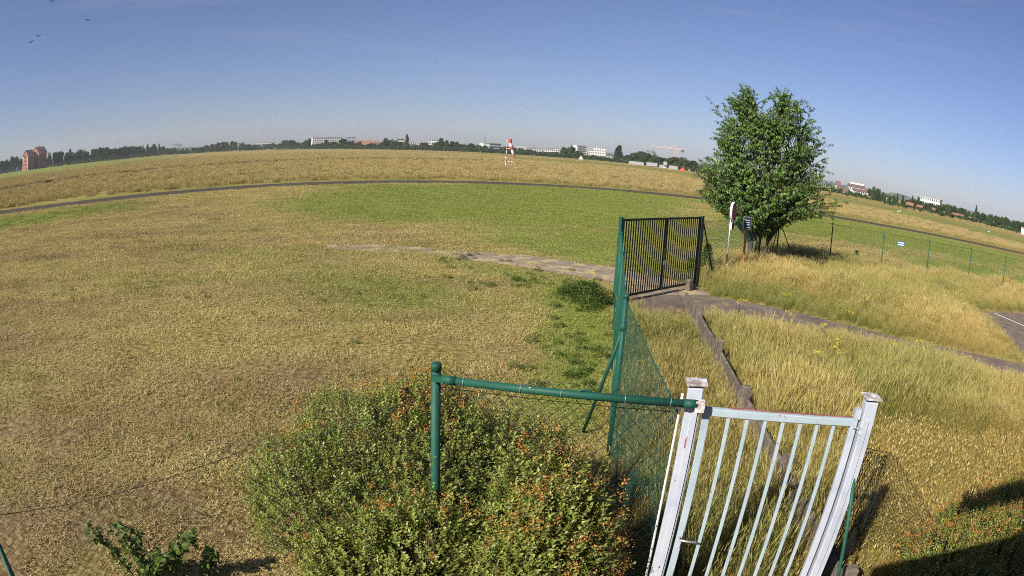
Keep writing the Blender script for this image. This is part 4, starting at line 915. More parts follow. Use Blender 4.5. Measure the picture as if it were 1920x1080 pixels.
# ------------------------------------------------------------------ windsock
W0 = G(948, 316); Dw = math.hypot(W0.x, W0.y)
ws = empty('windsock', W0, 0, 'red and white windsock drooping from its striped mast in the hay', 'windsock')
def wl(px, py, d=0): q = AT(px, py, Dw + d); return Vector((q.x - W0.x, q.y - W0.y, q.z))
hm = wl(950, 277).z; nb_ = 7
for k in range(nb_):
    MB().tube([(0, 0, hm * k / nb_), (0, 0, hm * (k + 1) / nb_)], .115 - .004 * k, 10).build('mast_band', M_RED if k % 2 == 0 else M_SWHITE, ws, True)
ht = wl(951, 262).z; MB().tube([(0, 0, hm), (0, 0, ht)], .06, 8).build('mast_tip', M_SWHITE, ws, True)
MB().tube([(0, 0, wl(950, 278.5).z), tuple(wl(957, 278.5))], .05, 6).build('crossbar', M_SWHITE, ws)
a, e = wl(955.5, 261.5), wl(964.5, 295); mid = (a + e) / 2 + Vector((-.15, 0, .05))
ring = MB().tube([(a + Vector((math.cos(t) * .38, math.sin(t) * .38, math.sin(t) * .1))) for t in np.linspace(0, 2 * math.pi, 17)], .035, 6).build('hoop', M_RED, ws, True)
MB().tube([(0, 0, ht - .1), a + Vector((-.37, 0, 0))], .03, 6).build('hoop_arm', M_RED, ws)
for k in range(5):
    pts, rs_ = [], []
    for j in range(5):
        t = (k + j / 4) / 5; pts.append(a * (1 - t) ** 2 + mid * 2 * t * (1 - t) + e * t * t); rs_.append((.38 - .21 * t) + .02 * math.sin(t * 19))
    MB().tube(pts, rs_, 14, cap=(k == 4)).build('sock_band', M_SWHITE if k % 2 else M_RED, ws, True)
q = G(955, 308); mk = empty('field_barrier', q, 0, 'low red and white striped barrier beside the windsock mast', 'barrier')
for k in range(6): MB().box((-.95 + k * .38, 0, .62), (.38, .05, .22)).build('stripe_board', M_RED if k % 2 else M_SWHITE, mk)
for xx in (-.8, .8): MB().box((xx, .05, .3), (.06, .05, .62)).build('leg', M_SWHITE, mk)
mkm = None
for i, (px, py, wh) in enumerate(((163, 333, 'in the far left grass strip'), (582, 292, 'behind the cut line left of the tall poplar'), (705, 299, 'on the cut line below the red roofed block'), (1000, 303, 'just right of the windsock'), (1050, 312, 'below the white tower blocks'), (1119, 313, 'left of the tall poplar tree'), (1190, 320, 'in front of the white sheds'), (1684, 397, 'on the grass runway left of the blue fence sign'), (1688, 396, 'beside another marker on the right grass runway'), (1854, 435, 'on the runway before the right wood'), (1908, 457, 'at the right edge of the grass runway'))):
    q = G(px, py); s_ = .25 + math.hypot(q.x, q.y) / 1300
    m0 = MB().add([(-.6, -.4, 0), (.6, -.4, 0), (.6, .4, 0), (-.6, .4, 0), (-.45, 0, .75), (.45, 0, .75)], [(0, 1, 5, 4), (2, 3, 4, 5), (1, 2, 5), (3, 0, 4), (3, 2, 1, 0)]).build('runway_marker', M_SWHITE)
    m0.location = (q.x, q.y, 0); m0.scale = (s_, s_, s_); tag(m0, 'small white wedge marker ' + wh, 'marker', 'airfield markers')

# ------------------------------------------------------------------ far trees
def crown_mesh(kind, sd):
    g = np.random.default_rng(sd); lumps = []
    if kind == 'round':
        for i in range(22):
            a = g.uniform(0, 6.283); zz = g.uniform(.28, .92); r = .36 * math.sqrt(max(.05, 1 - ((zz - .55) / .45) ** 2)) * g.uniform(.3, 1); lumps.append(((r * math.cos(a), r * math.sin(a), zz), g.uniform(.11, .19)))
    elif kind == 'poplar':
        for i in range(20):
            zz = .08 + .88 * i / 19; a = g.uniform(0, 6.283); r = .10 * math.sin(math.pi * min(1, zz * .8 + .15)); lumps.append(((r * math.cos(a), r * math.sin(a), zz), .16 * (1.1 - .75 * zz ** 3) * g.uniform(.8, 1.15)))
    else:   # broad low
        for i in range(24):
            a = g.uniform(0, 6.283); zz = g.uniform(.18, .85); r = .46 * math.sqrt(max(.05, 1 - zz ** 2 * 1.1)) * g.uniform(.3, 1); lumps.append(((r * math.cos(a), r * math.sin(a), zz), g.uniform(.11, .17)))
    C, D, Rn = [], [], []
    for (c, r) in lumps:
        k = 95; d = g.normal(size=(k, 3)); d /= np.linalg.norm(d, axis=1)[:, None]; d[:, 2] *= .85
        C.append(np.array(c) + d * r * g.uniform(.7, 1.05, (k, 1))); D.append(d + g.normal(0, .7, d.shape)); Rn.append(np.clip(g.uniform(0, .45) + g.uniform(0, .55, k), 0, 1))
    C, D, Rn = np.concatenate(C), np.concatenate(D), np.concatenate(Rn); n_ = len(C)
    sz = .085 if kind != 'poplar' else .075
    V, F, A = leafset(C, D, g.normal(size=(n_, 3)), g.uniform(sz * .7, sz * 1.3, n_), g.uniform(sz * .6, sz * 1.1, n_), fold=.2, rnd=Rn)
    return np_mesh('crown', V, F, dict(rnd=A))
crowns = {}
for kd in ('round', 'poplar', 'broad'):
    crowns[kd] = []
    for v in range(4):
        for mi in range(3):
            me = crown_mesh(kd, 500 + v * 3 + mi + len(kd) * 40); me.materials.append(M_FAR[mi]); crowns[kd].append(me)
trunk_me = MB().tube([(0, 0, -.02), (.005, 0, .2), (0, .01, .6)], [.03, .022, .01], 7).build('trunk', M_BARK); TM = trunk_me.data; bpy.data.objects.remove(trunk_me)
def far_D(px): return float(np.interp(px, [-60, 0, 200, 315, 480, 600, 760, 960, 1160, 1290, 1400, 1575, 1700, 1920, 2000], [760, 760, 700, 850, 880, 720, 620, 560, 500, 380, 330, 290, 262, 285, 290]))
def far_tree(px, ytop, wpx, kind, shade, label, group, D=None):
    D = D or far_D(px) * random.uniform(1.0, 1.05); t = AT(px, ytop, D); h = max(2.5, t.z); wd = D * wpx / F_PX * .92
    o_ = empty({'round': 'broadleaf_tree', 'poplar': 'poplar_tree', 'broad': 'spreading_tree'}[kind], (t.x, t.y, 0), random.uniform(0, 6.28), label, 'tree', group)
    o_.scale = (wd / (.92 if kind == 'round' else .46 if kind == 'poplar' else 1.1), wd / (.92 if kind == 'round' else .46 if kind == 'poplar' else 1.1), h / (1.05 if kind != 'broad' else .98))
    link('crown', crowns[kind][random.randrange(4) * 3 + shade], None, o_); link('trunk', TM, None, o_)
# single trees that stand out
for a in ((132, 279, 9, 'poplar', 1, 'slim taller tree rising above the wood right of the red brick house'), (268, 272, 4.5, 'poplar', 0, 'thin poplar left of the poplar pair in the left wood'), (277, 270, 6, 'poplar', 0, 'dark poplar just left of a broad crown in the left wood'),
          (290, 269, 13, 'round', 0, 'tall broad crowned tree between poplars in the left wood'), (298.5, 269, 5, 'poplar', 0, 'thin poplar at the right end of the left wood'),
          (580, 256.5, 11, 'round', 0, 'tall feathery tree at the left end of the long white block'), (612, 261, 9, 'round', 0, 'dark tree before the middle of the long white block'), (646, 259, 26, 'broad', 0, 'big dark tree before the grey blue block'),
          (724, 259, 12, 'round', 0, 'tall round tree right of the red roofed long block'), (763.5, 252, 8, 'poplar', 0, 'tall solitary dark poplar left of the windsock'), (828, 258, 12, 'round', 0, 'tree towering over the stepped white building'),
          (1072, 272, 5, 'poplar', 0, 'slim dark tree left of the white tower blocks'), (1161, 272.5, 17, 'poplar', 0, 'big dark poplar right of the white tower blocks'), (1831, 385, 7, 'poplar', 0, 'slim poplar rising above the right wood'),
          (1683, 362, 6, 'round', 0, 'round dark tree, left one of a pair right of the red terrace'), (1693, 363, 8, 'round', 0, 'round dark tree, right one of a pair right of the red terrace'), (1711, 367, 7, 'round', 0, 'dark round tree left of the bright white block on the right'), (1722, 364.5, 8, 'round', 0, 'tall dark tree touching the bright white block on the right'), (1676, 366, 11, 'round', 1, 'mid green tree at the edge of the bare roof right of the terrace')):
    far_tree(a[0], a[1], a[2], a[3], a[4], a[5], None)
# belts of alike trees
belts = [
    (-20, 42, 13, [(-20, 306), (8, 303), (22, 295), (42, 298)], 13, 'dark tree in the clump left of the red brick house', 'trees left of the brick house', (0, 0, 1)),
    (38, 92, 4, [(38, 299), (60, 306), (92, 298)], 12, 'bushy tree growing before the red brick house', 'trees before the brick house', (0, 1, 1)),
    (92, 330, 34, [(92, 288), (130, 284), (160, 282), (200, 277.5), (225, 277), (255, 276), (290, 275), (315, 276), (330, 280)], 15, 'dark green tree in the wood right of the red brick house', 'trees of the left wood', (0, 0, 0, 1)),
    (330, 580, 32, [(330, 281), (365, 277), (385, 274), (402, 271), (412, 267), (432, 265), (448, 268), (462, 271), (490, 273), (515, 270), (530, 263), (545, 263), (560, 267), (575, 264)], 13, 'dark tree in the belt left of the long white block', 'trees of the middle left belt', (0, 0, 1)),
    (585, 760, 24, [(585, 272), (620, 265), (660, 264), (690, 270), (700, 270), (715, 264), (735, 263), (748, 265), (760, 272)], 12, 'dark tree in front of the white and red roofed blocks', 'trees before the middle blocks', (0, 0, 1)),
    (762, 1000, 30, [(762, 276), (785, 274), (795, 266), (803, 272), (830, 266), (845, 264), (860, 270), (890, 271), (925, 278), (945, 277), (970, 277), (1000, 281)], 12, 'dark tree around the white buildings behind the windsock', 'trees behind the windsock', (0, 0, 1)),
    (1000, 1155, 22, [(1000, 282), (1020, 288), (1045, 286), (1056, 278), (1075, 277), (1085, 284), (1100, 294), (1130, 295), (1155, 300)], 12, 'tree below the white tower blocks', 'trees below the tower blocks', (0, 1, 1, 2)),
    (1172, 1310, 18, [(1172, 296), (1185, 286), (1200, 284), (1212, 288), (1235, 294), (1250, 300), (1265, 296), (1285, 297), (1300, 303), (1310, 306)], 19, 'rounded tree above the row of white sheds', 'trees above the white sheds', (0, 0, 1)),
    (1555, 1680, 26, [(1555, 350), (1580, 356), (1600, 362), (1620, 366), (1635, 366), (1645, 362), (1660, 366), (1680, 372)], 9, 'bushy tree among the houses of the red terrace', 'trees among the terrace houses', (0, 1, 1)),
    (1628, 1660, 5, [(1628, 352), (1640, 352), (1660, 363)], 9, 'tree behind the right end of the red terrace', 'trees behind the terrace', (0, 1)),
    (1690, 1770, 22, [(1690, 374), (1715, 375), (1735, 380), (1770, 388)], 9, 'dark tree between the small red roofed houses', 'trees between the red roofed houses', (0, 0, 1)),
    (1768, 1960, 40, [(1768, 384), (1780, 385), (1800, 389), (1830, 398), (1850, 402), (1875, 406), (1900, 413), (1920, 417), (1960, 428)], 11, 'dark tree in the wood at the right edge', 'trees of the right wood', (0, 0, 0, 1))]
def nth(k): return {1: '1st', 2: '2nd', 3: '3rd', 21: '21st', 22: '22nd', 23: '23rd', 31: '31st', 32: '32nd', 33: '33rd'}.get(k, '%dth' % k)
for (xa, xb, n_, prof, wpx, lab, grp, shades) in belts:
    for i in range(n_):
        px = xa + (xb - xa) * (i + .5 + random.uniform(-.3, .3)) / n_
        yt = np.interp(px, [q[0] for q in prof], [q[1] for q in prof]) - 2.2 + abs(random.gauss(0, 1.8))
        far_tree(px, yt, wpx * random.uniform(.95, 1.6), random.choice(('round', 'round', 'broad')), random.choice(shades), lab + ', %s from the left' % nth(i + 1), grp)
# low scrub at the foot of the belts: one mass
C, D = [], []
for px in np.arange(-40, 1980, .9):
    D_ = far_D(px) * .985; q = AT(px, 300, D_); b = Vector((q.x, q.y, 0)); gap = 1290 < px < 1560
    h = (.45 if 1572 < px < 1660 else .7 if 1690 < px < 1830 else 1) * (2.2 + 3.2 * vnoise(np.array([px * .09]), np.array([3.]), 9)[0]) * (D_ / 620) * (.75 if px > 1290 else 1)
    for k in range(20): C.append((b.x + random.gauss(0, 1.3) * D_ / 500, b.y + random.uniform(-2, 3), random.uniform(0, 1) * h)); D.append((random.gauss(0, 1), random.gauss(0, 1), random.gauss(.3, .8)))
n_ = len(C); V, F, A = leafset(C, D, rng.normal(size=(n_, 3)), rng.uniform(.7, 1.5, n_), rng.uniform(.6, 1.2, n_), rnd=rng.uniform(0, 1, n_))
tag(link('scrub_belt', np_mesh('scrub_belt', V, F, dict(rnd=A)), M_FAR[0]), 'low dark scrub along the far edge of the airfield', 'scrub', kind='stuff')
# distant woodland closing the horizon
C, D = [], []
for px in np.arange(-60, 2000, .7):
    q = AT(px, 300, 1500); h = 7 + 6 * vnoise(np.array([px * .05]), np.array([8.]), 4)[0]
    for k in range(9): C.append((q.x + random.gauss(0, 3), q.y + random.uniform(-10, 10), random.uniform(0, 1) * h)); D.append((random.gauss(0, 1), random.gauss(0, 1), random.gauss(.3, .8)))
n_ = len(C); V, F, A = leafset(C, D, rng.normal(size=(n_, 3)), rng.uniform(2, 4, n_), rng.uniform(1.6, 3.2, n_), rnd=rng.uniform(0, 1, n_))
tag(link('distant_wood', np_mesh('distant_wood', V, F, dict(rnd=A)), M_FAR[1]), 'hazy distant wood on the horizon', 'wood', kind='stuff')

# ------------------------------------------------------------------ far buildings
def frame_at(x0, x1, yt, D):
    xm = (x0 + x1) / 2; t = AT(xm, yt, D); a, b_ = AT(x0, yt, D), AT(x1, yt, D); wd = math.hypot(a.x - b_.x, a.y - b_.y); return t, wd
def block(name, label, x0, x1, yt, D, mat, depth=14, rot=0, floors=0, cols=0, roof=None, roofh=0, roofmat=None, cat='building', band=None, group=None, wt=.5):
    t, wd = frame_at(x0, x1, yt, D); rz = math.atan2(-t.x, t.y) + rot; h = t.z
    wd = wd / (abs(math.cos(rot)) + depth / max(wd, 1) * abs(math.sin(rot)) * .5 if rot else 1)
    o_ = empty(name, (t.x, t.y, 0), rz, label, cat, group); hb = h - roofh
    wl_ = MB().box((0, depth / 2, hb / 2), (wd, depth, hb)).build('wall', mat, o_)
    if roof == 'flat': MB().box((0, depth / 2, hb + .2), (wd + .5, depth + .5, .4)).build('roof', roofmat or M_ROOFG, o_)
    elif roof == 'gable':      # ridge along the width
        w2, d2 = wd / 2 + .4, depth / 2 + .4; V = [(-w2, depth / 2 - d2, hb), (w2, depth / 2 - d2, hb), (w2, depth / 2 + d2, hb), (-w2, depth / 2 + d2, hb), (-w2 + .2, depth / 2, hb + roofh), (w2 - .2, depth / 2, hb + roofh)]
        MB().add(V, [(0, 1, 5, 4), (2, 3, 4, 5), (1, 2, 5), (3, 0, 4), (3, 2, 1, 0)]).build('roof', roofmat or M_TILE, o_)
    elif roof == 'front':      # gable end to the viewer
        w2, d2 = wd / 2 + .3, depth + .4; MB().add([(-w2, -.3, hb), (w2, -.3, hb), (w2, d2, hb), (-w2, d2, hb), (0, -.3, hb + roofh), (0, d2, hb + roofh)], [(1, 2, 5, 4), (3, 0, 4, 5), (2, 3, 5), (3, 2, 1, 0)]).build('roof', roofmat or M_TILE, o_)
        MB().add([(-wd / 2, 0, hb), (wd / 2, 0, hb), (0, 0, hb + roofh * .95)], [(0, 1, 2)]).build('gable', mat, o_)
    for f in range(floors):
        zz = hb * (f + .62) / floors; hh = hb / floors * .42
        if band: MB().box((0, -.06, zz), (wd * .94, .16, hh)).build('window_band', band, o_)
        else:
            for c in range(cols): MB().box((-wd / 2 + wd * (c + .5) / cols, -.04, zz), (wd / cols * wt, .14, hh)).build('window', M_GLASS, o_)
    return o_, wd, hb
# red brick house on the left: two tall gabled wings and a lower link
def brick_house():
    D = 690; t = AT(71, 317, D); rz = math.atan2(-t.x, t.y) + R(34); o_ = empty('brick_house', (t.x, t.y, 0), rz, 'tall red brick house with steep gables and pale stone edges at far left', 'house')
    S_ = D / F_PX
    h1, h2, h3 = AT(78, 274, D).z, AT(55, 281, D).z, AT(62, 285, D).z
    for (xc, wd, dp, h, rh, dy) in ((7.5, 13, 18, h1, 7, 0), (-11.5, 10, 13, h2, 6, 1), (-3.0, 9, 8, h3, 4.5, 5)):
        hb = h - rh
        MB().box((xc, dy + dp / 2, hb / 2), (wd, dp, hb)).build('wall', M_BRICK, o_)
        w2 = wd / 2 + .7; V = [(xc - w2, dy - .6, hb), (xc + w2, dy - .6, hb), (xc + w2, dy + dp + .6, hb), (xc - w2, dy + dp + .6, hb), (xc - w2, dy + dp / 2, h), (xc + w2, dy + dp / 2, h)]
        rf_ = MB().add(V, [(0, 1, 5, 4), (2, 3, 4, 5), (3, 2, 1, 0)]).build('roof', M_TILED, o_)
        MB().add([(xc - wd / 2, dy, hb), (xc - wd / 2, dy + dp, hb), (xc - wd / 2, dy + dp / 2, h - .5)], [(0, 2, 1)]).build('gable', M_BRICK, o_); MB().add([(xc + wd / 2, dy, hb), (xc + wd / 2, dy + dp, hb), (xc + wd / 2, dy + dp / 2, h - .5)], [(0, 1, 2)]).build('gable', M_BRICK, o_)
        for yy in (dy + .5, dy + dp - .5): MB().box((xc - wd / 2 - .05, yy, hb / 2), (.3, 1.0, hb)).build('stone_quoin', M_STONE, o_)
        MB().box((xc, dy - .1, hb - .5), (wd + .3, .4, .7)).build('cornice', M_STONE, o_)
        for f in range(4):
            for c in range(4): MB().box((xc - wd / 2 + wd * (c + .5) / 4, dy - .05, hb * (f + .5) / 4), (1.2, .2, 2.0)).build('window', M_GLASS, o_)
            for c in range(3): MB().box((xc - wd / 2 - .05, dy + dp * (c + 1) / 4, hb * (f + .5) / 4), (.2, 1.2, 2.0)).build('window', M_GLASS, o_)
    MB().box((4, 6, h1 + .2), (1.2, 1.2, 2.2)).build('chimney', M_BRICK, o_)
brick_house()
block('white_hut', 'tiny white hut at the foot of the trees left of the brick house', 30.5, 33, 314, 640, M_WALLW, 3, roof='flat', cat='hut')
block('apartment_block', 'small white apartment block far left beside a slim crane', 340, 359, 277, 860, M_WALLW, 12, floors=4, cols=7, roof='flat')
block('apartment_block', 'low pale block among trees right of the slim left crane', 369, 386, 277, 900, M_WALLC, 12, floors=3, cols=6, roof='flat')
block('apartment_block', 'pale block peeping over the trees left of the long white block', 440, 459, 267.5, 960, M_WALLW, 12, floors=4, cols=7, roof='flat')
block('warehouse', 'long low white warehouse far behind the left centre trees', 480, 519, 267.5, 960, M_WALLW, 20, floors=1, cols=10, roof='flat')
block('apartment_block', 'long white apartment block, widest of the skyline', 585.5, 642, 258, 800, M_WALLW, 14, rot=R(8), floors=6, cols=16, roof='flat')
block('stair_tower', 'white roof tower on the left end of the long white block', 586, 595, 256.5, 812, M_WALLW, 8, roof='flat', cat='building')
block('apartment_block', 'grey blue block at the right end of the long white block', 651, 667, 257, 790, M_WALLG, 14, floors=5, cols=4, roof='flat')
block('long_house', 'long building with a rusty red roof right of the grey blue block', 667, 711, 263.5, 780, M_WALLC, 14, floors=3, cols=14, roof='gable', roofh=5.5)
block('office_block', 'beige banded office block left of the solitary poplar', 744, 759, 260, 760, M_WALLC, 12, floors=4, band=M_GLASS, roof='flat')
block('apartment_block', 'low white building right of the solitary poplar', 759, 788, 268, 680, M_WALLW, 12, floors=3, cols=8, roof='flat')
block('apartment_block', 'upper part of the stepped white building left of the office block', 804, 823, 261.5, 680, M_WALLW, 12, floors=4, cols=4, roof='flat')
block('annex', 'white cube annex in front of the stepped white building', 816.5, 830, 267, 630, M_WALLW, 9, floors=3, cols=3, roof='flat')
block('apartment_block', 'pale low roofs between stepped building and office block', 865, 884, 270.5, 720, M_WALLW, 12, floors=2, cols=6, roof='flat')
ob, wd_, hb_ = block('office_block', 'white and dark glazed office block left of the windsock', 904.5, 942, 269, 590, M_WALLW, 16, rot=R(14), roof='flat')
for f in range(4): MB().box((wd_ * .16, -.08, hb_ * (f + .6) / 4), (wd_ * .62, .2, hb_ / 4 * .62)).build('window_band', M_GLASS, ob)
q = AT(911, 256.5, 590); MB().tube([(-wd_ * .32, 6, hb_), (-wd_ * .32, 6, q.z)], .25, 6).build('antenna', M_CRANED, ob)
block('hall', 'low hall with a dark domed roof right of the windsock', 965, 988, 274, 600, M_WALLG, 18, roof='gable', roofh=3.5, roofmat=M_ROOFG)
block('apartment_block', 'long low white block right of the windsock', 986, 1019, 279.5, 600, M_WALLW, 12, floors=2, cols=10, roof='flat')
block('apartment_block', 'white block with a dark roof edge left of the tower blocks', 1020, 1052, 279, 590, M_WALLW, 12, floors=2, cols=9, roof='flat', roofmat=M_TILED)
ob, wd_, hb_ = block('tower_block', 'left white tower block with dark side and balcony rows', 1080, 1103, 273, 640, M_WALLW, 12, rot=R(18), roof='flat')
for f in range(6): MB().box((-.5, -.35, hb_ * (f + .55) / 6), (wd_ * .8, .9, hb_ / 6 * .35)).build('balcony', M_GLASS, ob)
ob, wd_, hb_ = block('tower_block', 'right wider white tower block with rows of windows', 1112, 1137, 276, 620, M_WALLW, 12, floors=5, cols=8, roof='flat')
block('apartment_block', 'narrow white block between the two tower blocks', 1104, 1112, 280, 640, M_WALLW, 10, floors=4, cols=2, roof='flat')
block('sheds', 'low white building at the foot of the right tower block', 1108, 1153, 292, 540, M_WALLW, 10, floors=1, cols=10, roof='gable', roofh=2, roofmat=M_ROOFG)
block('gable_house', 'white gable fronted house below the left tower block', 1083.5, 1095, 290.5, 470, M_WALLW, 8, roof='front', roofh=3.6, roofmat=M_TILED, floors=2, cols=2, cat='house')
for (x0, x1, yt, lab, rm) in ((1180, 1207, 303, 'leftmost low white shed with grey roof right of the poplar', M_ROOFG), (1213, 1232, 305, 'second white shed from the poplar', M_ROOFG), (1237, 1258, 310, 'third white shed from the poplar', M_ROOFG), (1245, 1250, 303, 'white gabled end above the third shed', M_ROOFG), (1256, 1270, 311, 'rightmost white shed beside the red house', M_ROOFG)):
    block('shed', lab, x0, x1, yt, far_D((x0 + x1) / 2) * .94, M_WALLW, 8, floors=1, cols=4, roof='gable', roofh=2.2, roofmat=rm, cat='shed')
block('gable_house', 'bright red gabled house left of the cherry tree', 1272.5, 1287, 312, 355, M_REDWALL, 8, roof='front', roofh=2.6, roofmat=M_TILED, floors=1, cols=2, cat='house')
block('gable_house', 'yellowish small house between red house and cherry tree', 1289, 1297, 313.5, 370, M_WALLC, 7, roof='front', roofh=2.4, roofmat=M_TILED, cat='house')
block('church_hall', 'pointed dark roof just right of the cherry tree', 1567, 1576, 339.5, 330, M_WALLC, 8, roof='gable', roofh=2.0, roofmat=M_TILED, cat='house')
block('terrace', 'long pale terrace under a red brown roof right of the cherry tree', 1590, 1622, 346, 330, M_WALLW, 9, floors=2, cols=9, roof='gable', roofh=1.5, roofmat=M_TILED, cat='house')
block('terrace_block', 'white flat topped block behind the red terrace', 1594, 1620, 342.5, 350, M_WALLW, 8, roof='flat')
block('terrace', 'white row house with red roof in the middle of the terrace', 1600, 1621, 354, 305, M_WALLW, 8, floors=2, cols=6, roof='gable', roofh=1.2, roofmat=M_TILED, cat='house')
block('terrace', 'white row house at the right end of the terrace', 1624, 1642, 355, 305, M_WALLW, 8, floors=2, cols=5, roof='gable', roofh=1.8, roofmat=M_TILED, cat='house')
for (x0, x1, yt, lab, wm, rm) in ((1580, 1591, 353, 'small white house at the left end of the terrace', M_WALLW, M_TILED), (1586, 1594, 360, 'little orange roofed house before the terrace', M_WALLC, M_TILE), (1621, 1631, 367, 'cream gabled house before the terrace right end', M_WALLC, M_TILE), (1634, 1641, 369, 'tiny white gable right of the cream house', M_WALLW, M_TILED),
                                  (1697, 1712, 379, 'brick red house left of the grey roofed one', M_WALLC, M_TILE), (1716, 1729, 384, 'low red roofed house below the bright white block', M_WALLC, M_TILE), (1740, 1753, 388.5, 'red roofed house standing alone in the trees', M_WALLC, M_TILE), (1764, 1777, 394.5, 'orange gabled house left of the wide red roofed house', M_WALLC, M_TILE), (1782, 1806, 400, 'wide red roofed house before the right wood', M_WALLW, M_TILE), (1811, 1828, 406.5, 'red house, rightmost before the wood', M_REDWALL, M_TILE)):
    block('small_house', lab, x0, x1, yt, far_D((x0 + x1) / 2) * 1.0, wm, 7, rot=R(-12), floors=1, cols=3, roof='gable', roofh=1.7, roofmat=rm, cat='house')
for (x0, x1, yt, lab, wm, rm) in ((1572, 1581, 349, 'small pale house just right of the pointed roof', M_WALLW, M_TILED), (1645, 1654, 367, 'little white house left of the big grey brown roof', M_WALLW, M_TILED), (1642, 1650, 361, 'brown roofed house behind the terrace right end', M_WALLC, M_TILED), (1705, 1716, 376.5, 'white walled house with flat pale roof right of the tree pair', M_WALLW, M_ROOFG), (1728, 1738, 386, 'small cream house between two red roofed ones', M_WALLC, M_TILED), (1752, 1762, 391, 'brown roofed house left of the orange gabled one', M_WALLC, M_TILED), (1792, 1803, 397, 'white house above the wide red roofed house', M_WALLW, M_ROOFG)):
    block('small_house', lab, x0, x1, yt, far_D((x0 + x1) / 2) * 1.04, wm, 7, rot=R(10), floors=1, cols=3, roof='gable', roofh=1.5, roofmat=rm, cat='house')
block('barn', 'big plain grey brown roof among trees right of the terrace', 1655, 1672, 370, 275, M_ROOFG, 9, roof='gable', roofh=4, roofmat=M_ROOFG, cat='barn')
block('apartment_block', 'bright white block above the right hand trees', 1725, 1764, 371.5, 420, M_WALLW, 12, floors=3, cols=9, roof='flat', rot=R(-10))
block('white_hut', 'small white hut at the right edge before the wood', 1915, 1922, 428, 270, M_WALLW, 4, roof='flat', cat='hut')

# ------------------------------------------------------------------ tower cranes
def crane(label, px, ytop, xa, xb, D, mat, jy0, jy1, r=.45):
    b = AT(px, 300, D); o_ = empty('tower_crane', (b.x, b.y, 0), 0, label, 'crane'); t = AT(px, ytop, D)
    def lq(x, y): q = AT(x, y, D); return (q.x - b.x, q.y - b.y, q.z)
    mb = MB(); zt = t.z; w_ = 1.1
    for sx in (-1, 1):
        for sy in (-1, 1): mb.tube([(sx * w_, sy * w_, 0), (sx * w_, sy * w_, zt)], r * .4, 4)
    zz = 0
    while zz < zt - 2: mb.tube([(-w_, -w_, zz), (w_, -w_, zz + 2.2)], r * .3, 4); zz += 2.2
    mb.build('mast', mat, o_)
    a, e = Vector(lq(xa, jy0)), Vector(lq(xb, jy1)); jb = MB(); jb.tube([a, e], r * .6, 5); jb.tube([a + Vector((0, 0, 1.3)), e + Vector((0, 0, 1.3))], r * .45, 5)
    for k in range(18): jb.tube([a.lerp(e, k / 18), a.lerp(e, (k + .5) / 18) + Vector((0, 0, 1.3))], r * .3, 4)
    jb.build('jib', mat, o_)
    top = Vector((0, 0, zt + 4)); MB().tube([Vector((0, 0, zt)), top], r * .6, 5).build('apex', mat, o_)
    MB().tube([top, a.lerp(e, .3) + Vector((0, 0, 1.2))], r * .25, 4).build('tie', mat, o_)
    MB().box((e - (e - a) * .05) + Vector((0, 0, -.8)), (3, 2, 2.4)).build('counterweight', M_CONC, o_)
crane('pale red tower crane with a long jib left of the cherry tree', 1267, 280, 1222, 1283, 620, M_CRANE, 275.5, 282)
crane('dark tower crane jib over the trees left of the pale red crane', 1224, 287, 1212, 1228, 640, M_CRANED, 284, 286.5)
crane('slim pale crane above the trees left of the small white block', 332, 271.5, 325, 340, 900, M_CRANED, 272, 272)

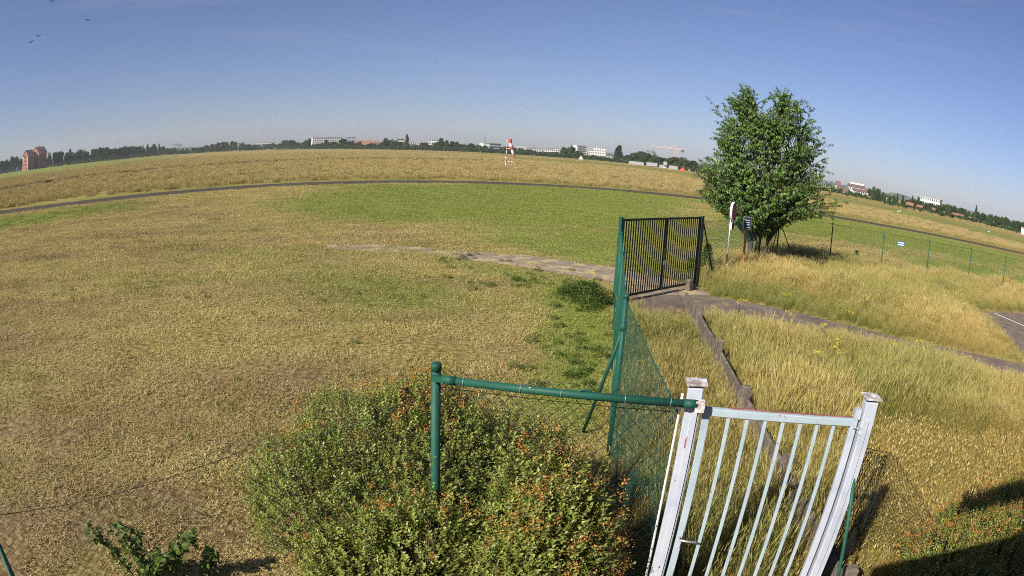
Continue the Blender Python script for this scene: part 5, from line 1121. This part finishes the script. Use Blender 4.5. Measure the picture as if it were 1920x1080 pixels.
# ------------------------------------------------------------------ birds
for i, (px, py, hd, fl_, lab) in enumerate(((57, 79.5, .4, .55, 'lowest of the four dark birds at upper left'), (72, 68, .9, .7, 'dark bird just above the lowest one at upper left'), (164, 37, 1.4, -.25, 'dark bird gliding apart from the other three'), (97, 3, .6, .7, 'dark bird at the very top edge of the sky'))):
    p_ = AT(px, py, 62); b = empty('bird', p_, hd, lab, 'bird', 'birds in the sky')
    body = MB().tube([(0, -.20, 0), (0, -.15, 0), (0, -.02, -.01), (0, .13, 0), (0, .24, .01)], [.012, .038, .055, .035, .012], 8).build('body', M_BIRD, b, True)
    MB().add([(-.02, .18, 0), (.02, .18, 0), (.055, .34, 0), (-.055, .34, 0), (0, .18, .012), (0, .33, .01)], [(0, 3, 5, 4), (4, 5, 2, 1), (0, 1, 2, 3)]).build('tail', M_BIRD, b)
    for s_ in (-1, 1):
        V = [(s_ * .03, -.08, .02), (s_ * .22, -.12, .02 + .16 * fl_), (s_ * .44, -.02, .02 + .30 * fl_), (s_ * .24, .06, .015 + .15 * fl_), (s_ * .03, .09, .015)]
        MB().add(V + [(x_, y_, z_ - .012) for x_, y_, z_ in V], [(0, 1, 2, 3, 4), (9, 8, 7, 6, 5)] + [(k, (k + 1) % 5, 5 + (k + 1) % 5, 5 + k) for k in range(5)]).build('wing', M_BIRD, b)

# ------------------------------------------------------------------ building the viewpoint is mounted on (throws the shade over the hedge)
A0 = Vector((-.76, -.36, 0)); eb = Vector((2.06, -.30, 0)).normalized(); bb = empty('club_building', A0, math.atan2(eb.y, eb.x), 'pale flat roofed building behind the viewpoint that shades the hedge', 'building')
MB().box((5.0, -4.0, 2.05), (10.0, 8.0, 4.1)).build('wall', M_WALLC, bb); MB().box((5.0, -4.0, 4.16), (10.1, 8.1, .12)).build('roof', M_ROOFG, bb)
rl_ = empty('roof_rail', A0 + eb * .85 + Vector((0, 0, 4.22)), math.atan2(eb.y, eb.x), 'slatted railing on the roof behind the viewpoint', 'railing')
for k in range(4): MB().box((2.5, 0, .62 + k * .10), (5.0, .03, .075)).build('slat', M_BLACKG, rl_)
for k in range(3): MB().box((1.2 + k * 1.9, -.03, .5), (.05, .025, 1.0)).build('post', M_BLACKG, rl_)

# ------------------------------------------------------------------ haze
hb = MB().box((0, 600, 44), (4400, 3400, 92)).build('haze', None)
mt, n, o = new_mat('haze_air'); v_ = node(n, 'ShaderNodeVolumePrincipled', i_Density=.00014); v_.inputs['Color'].default_value = (.90, .94, 1.0, 1); v_.inputs['Anisotropy'].default_value = 0
n.links.new(v_.outputs[0], o.inputs['Volume']); hb.data.materials.append(mt); tag(hb, 'thin morning haze over the airfield', 'haze', kind='stuff')
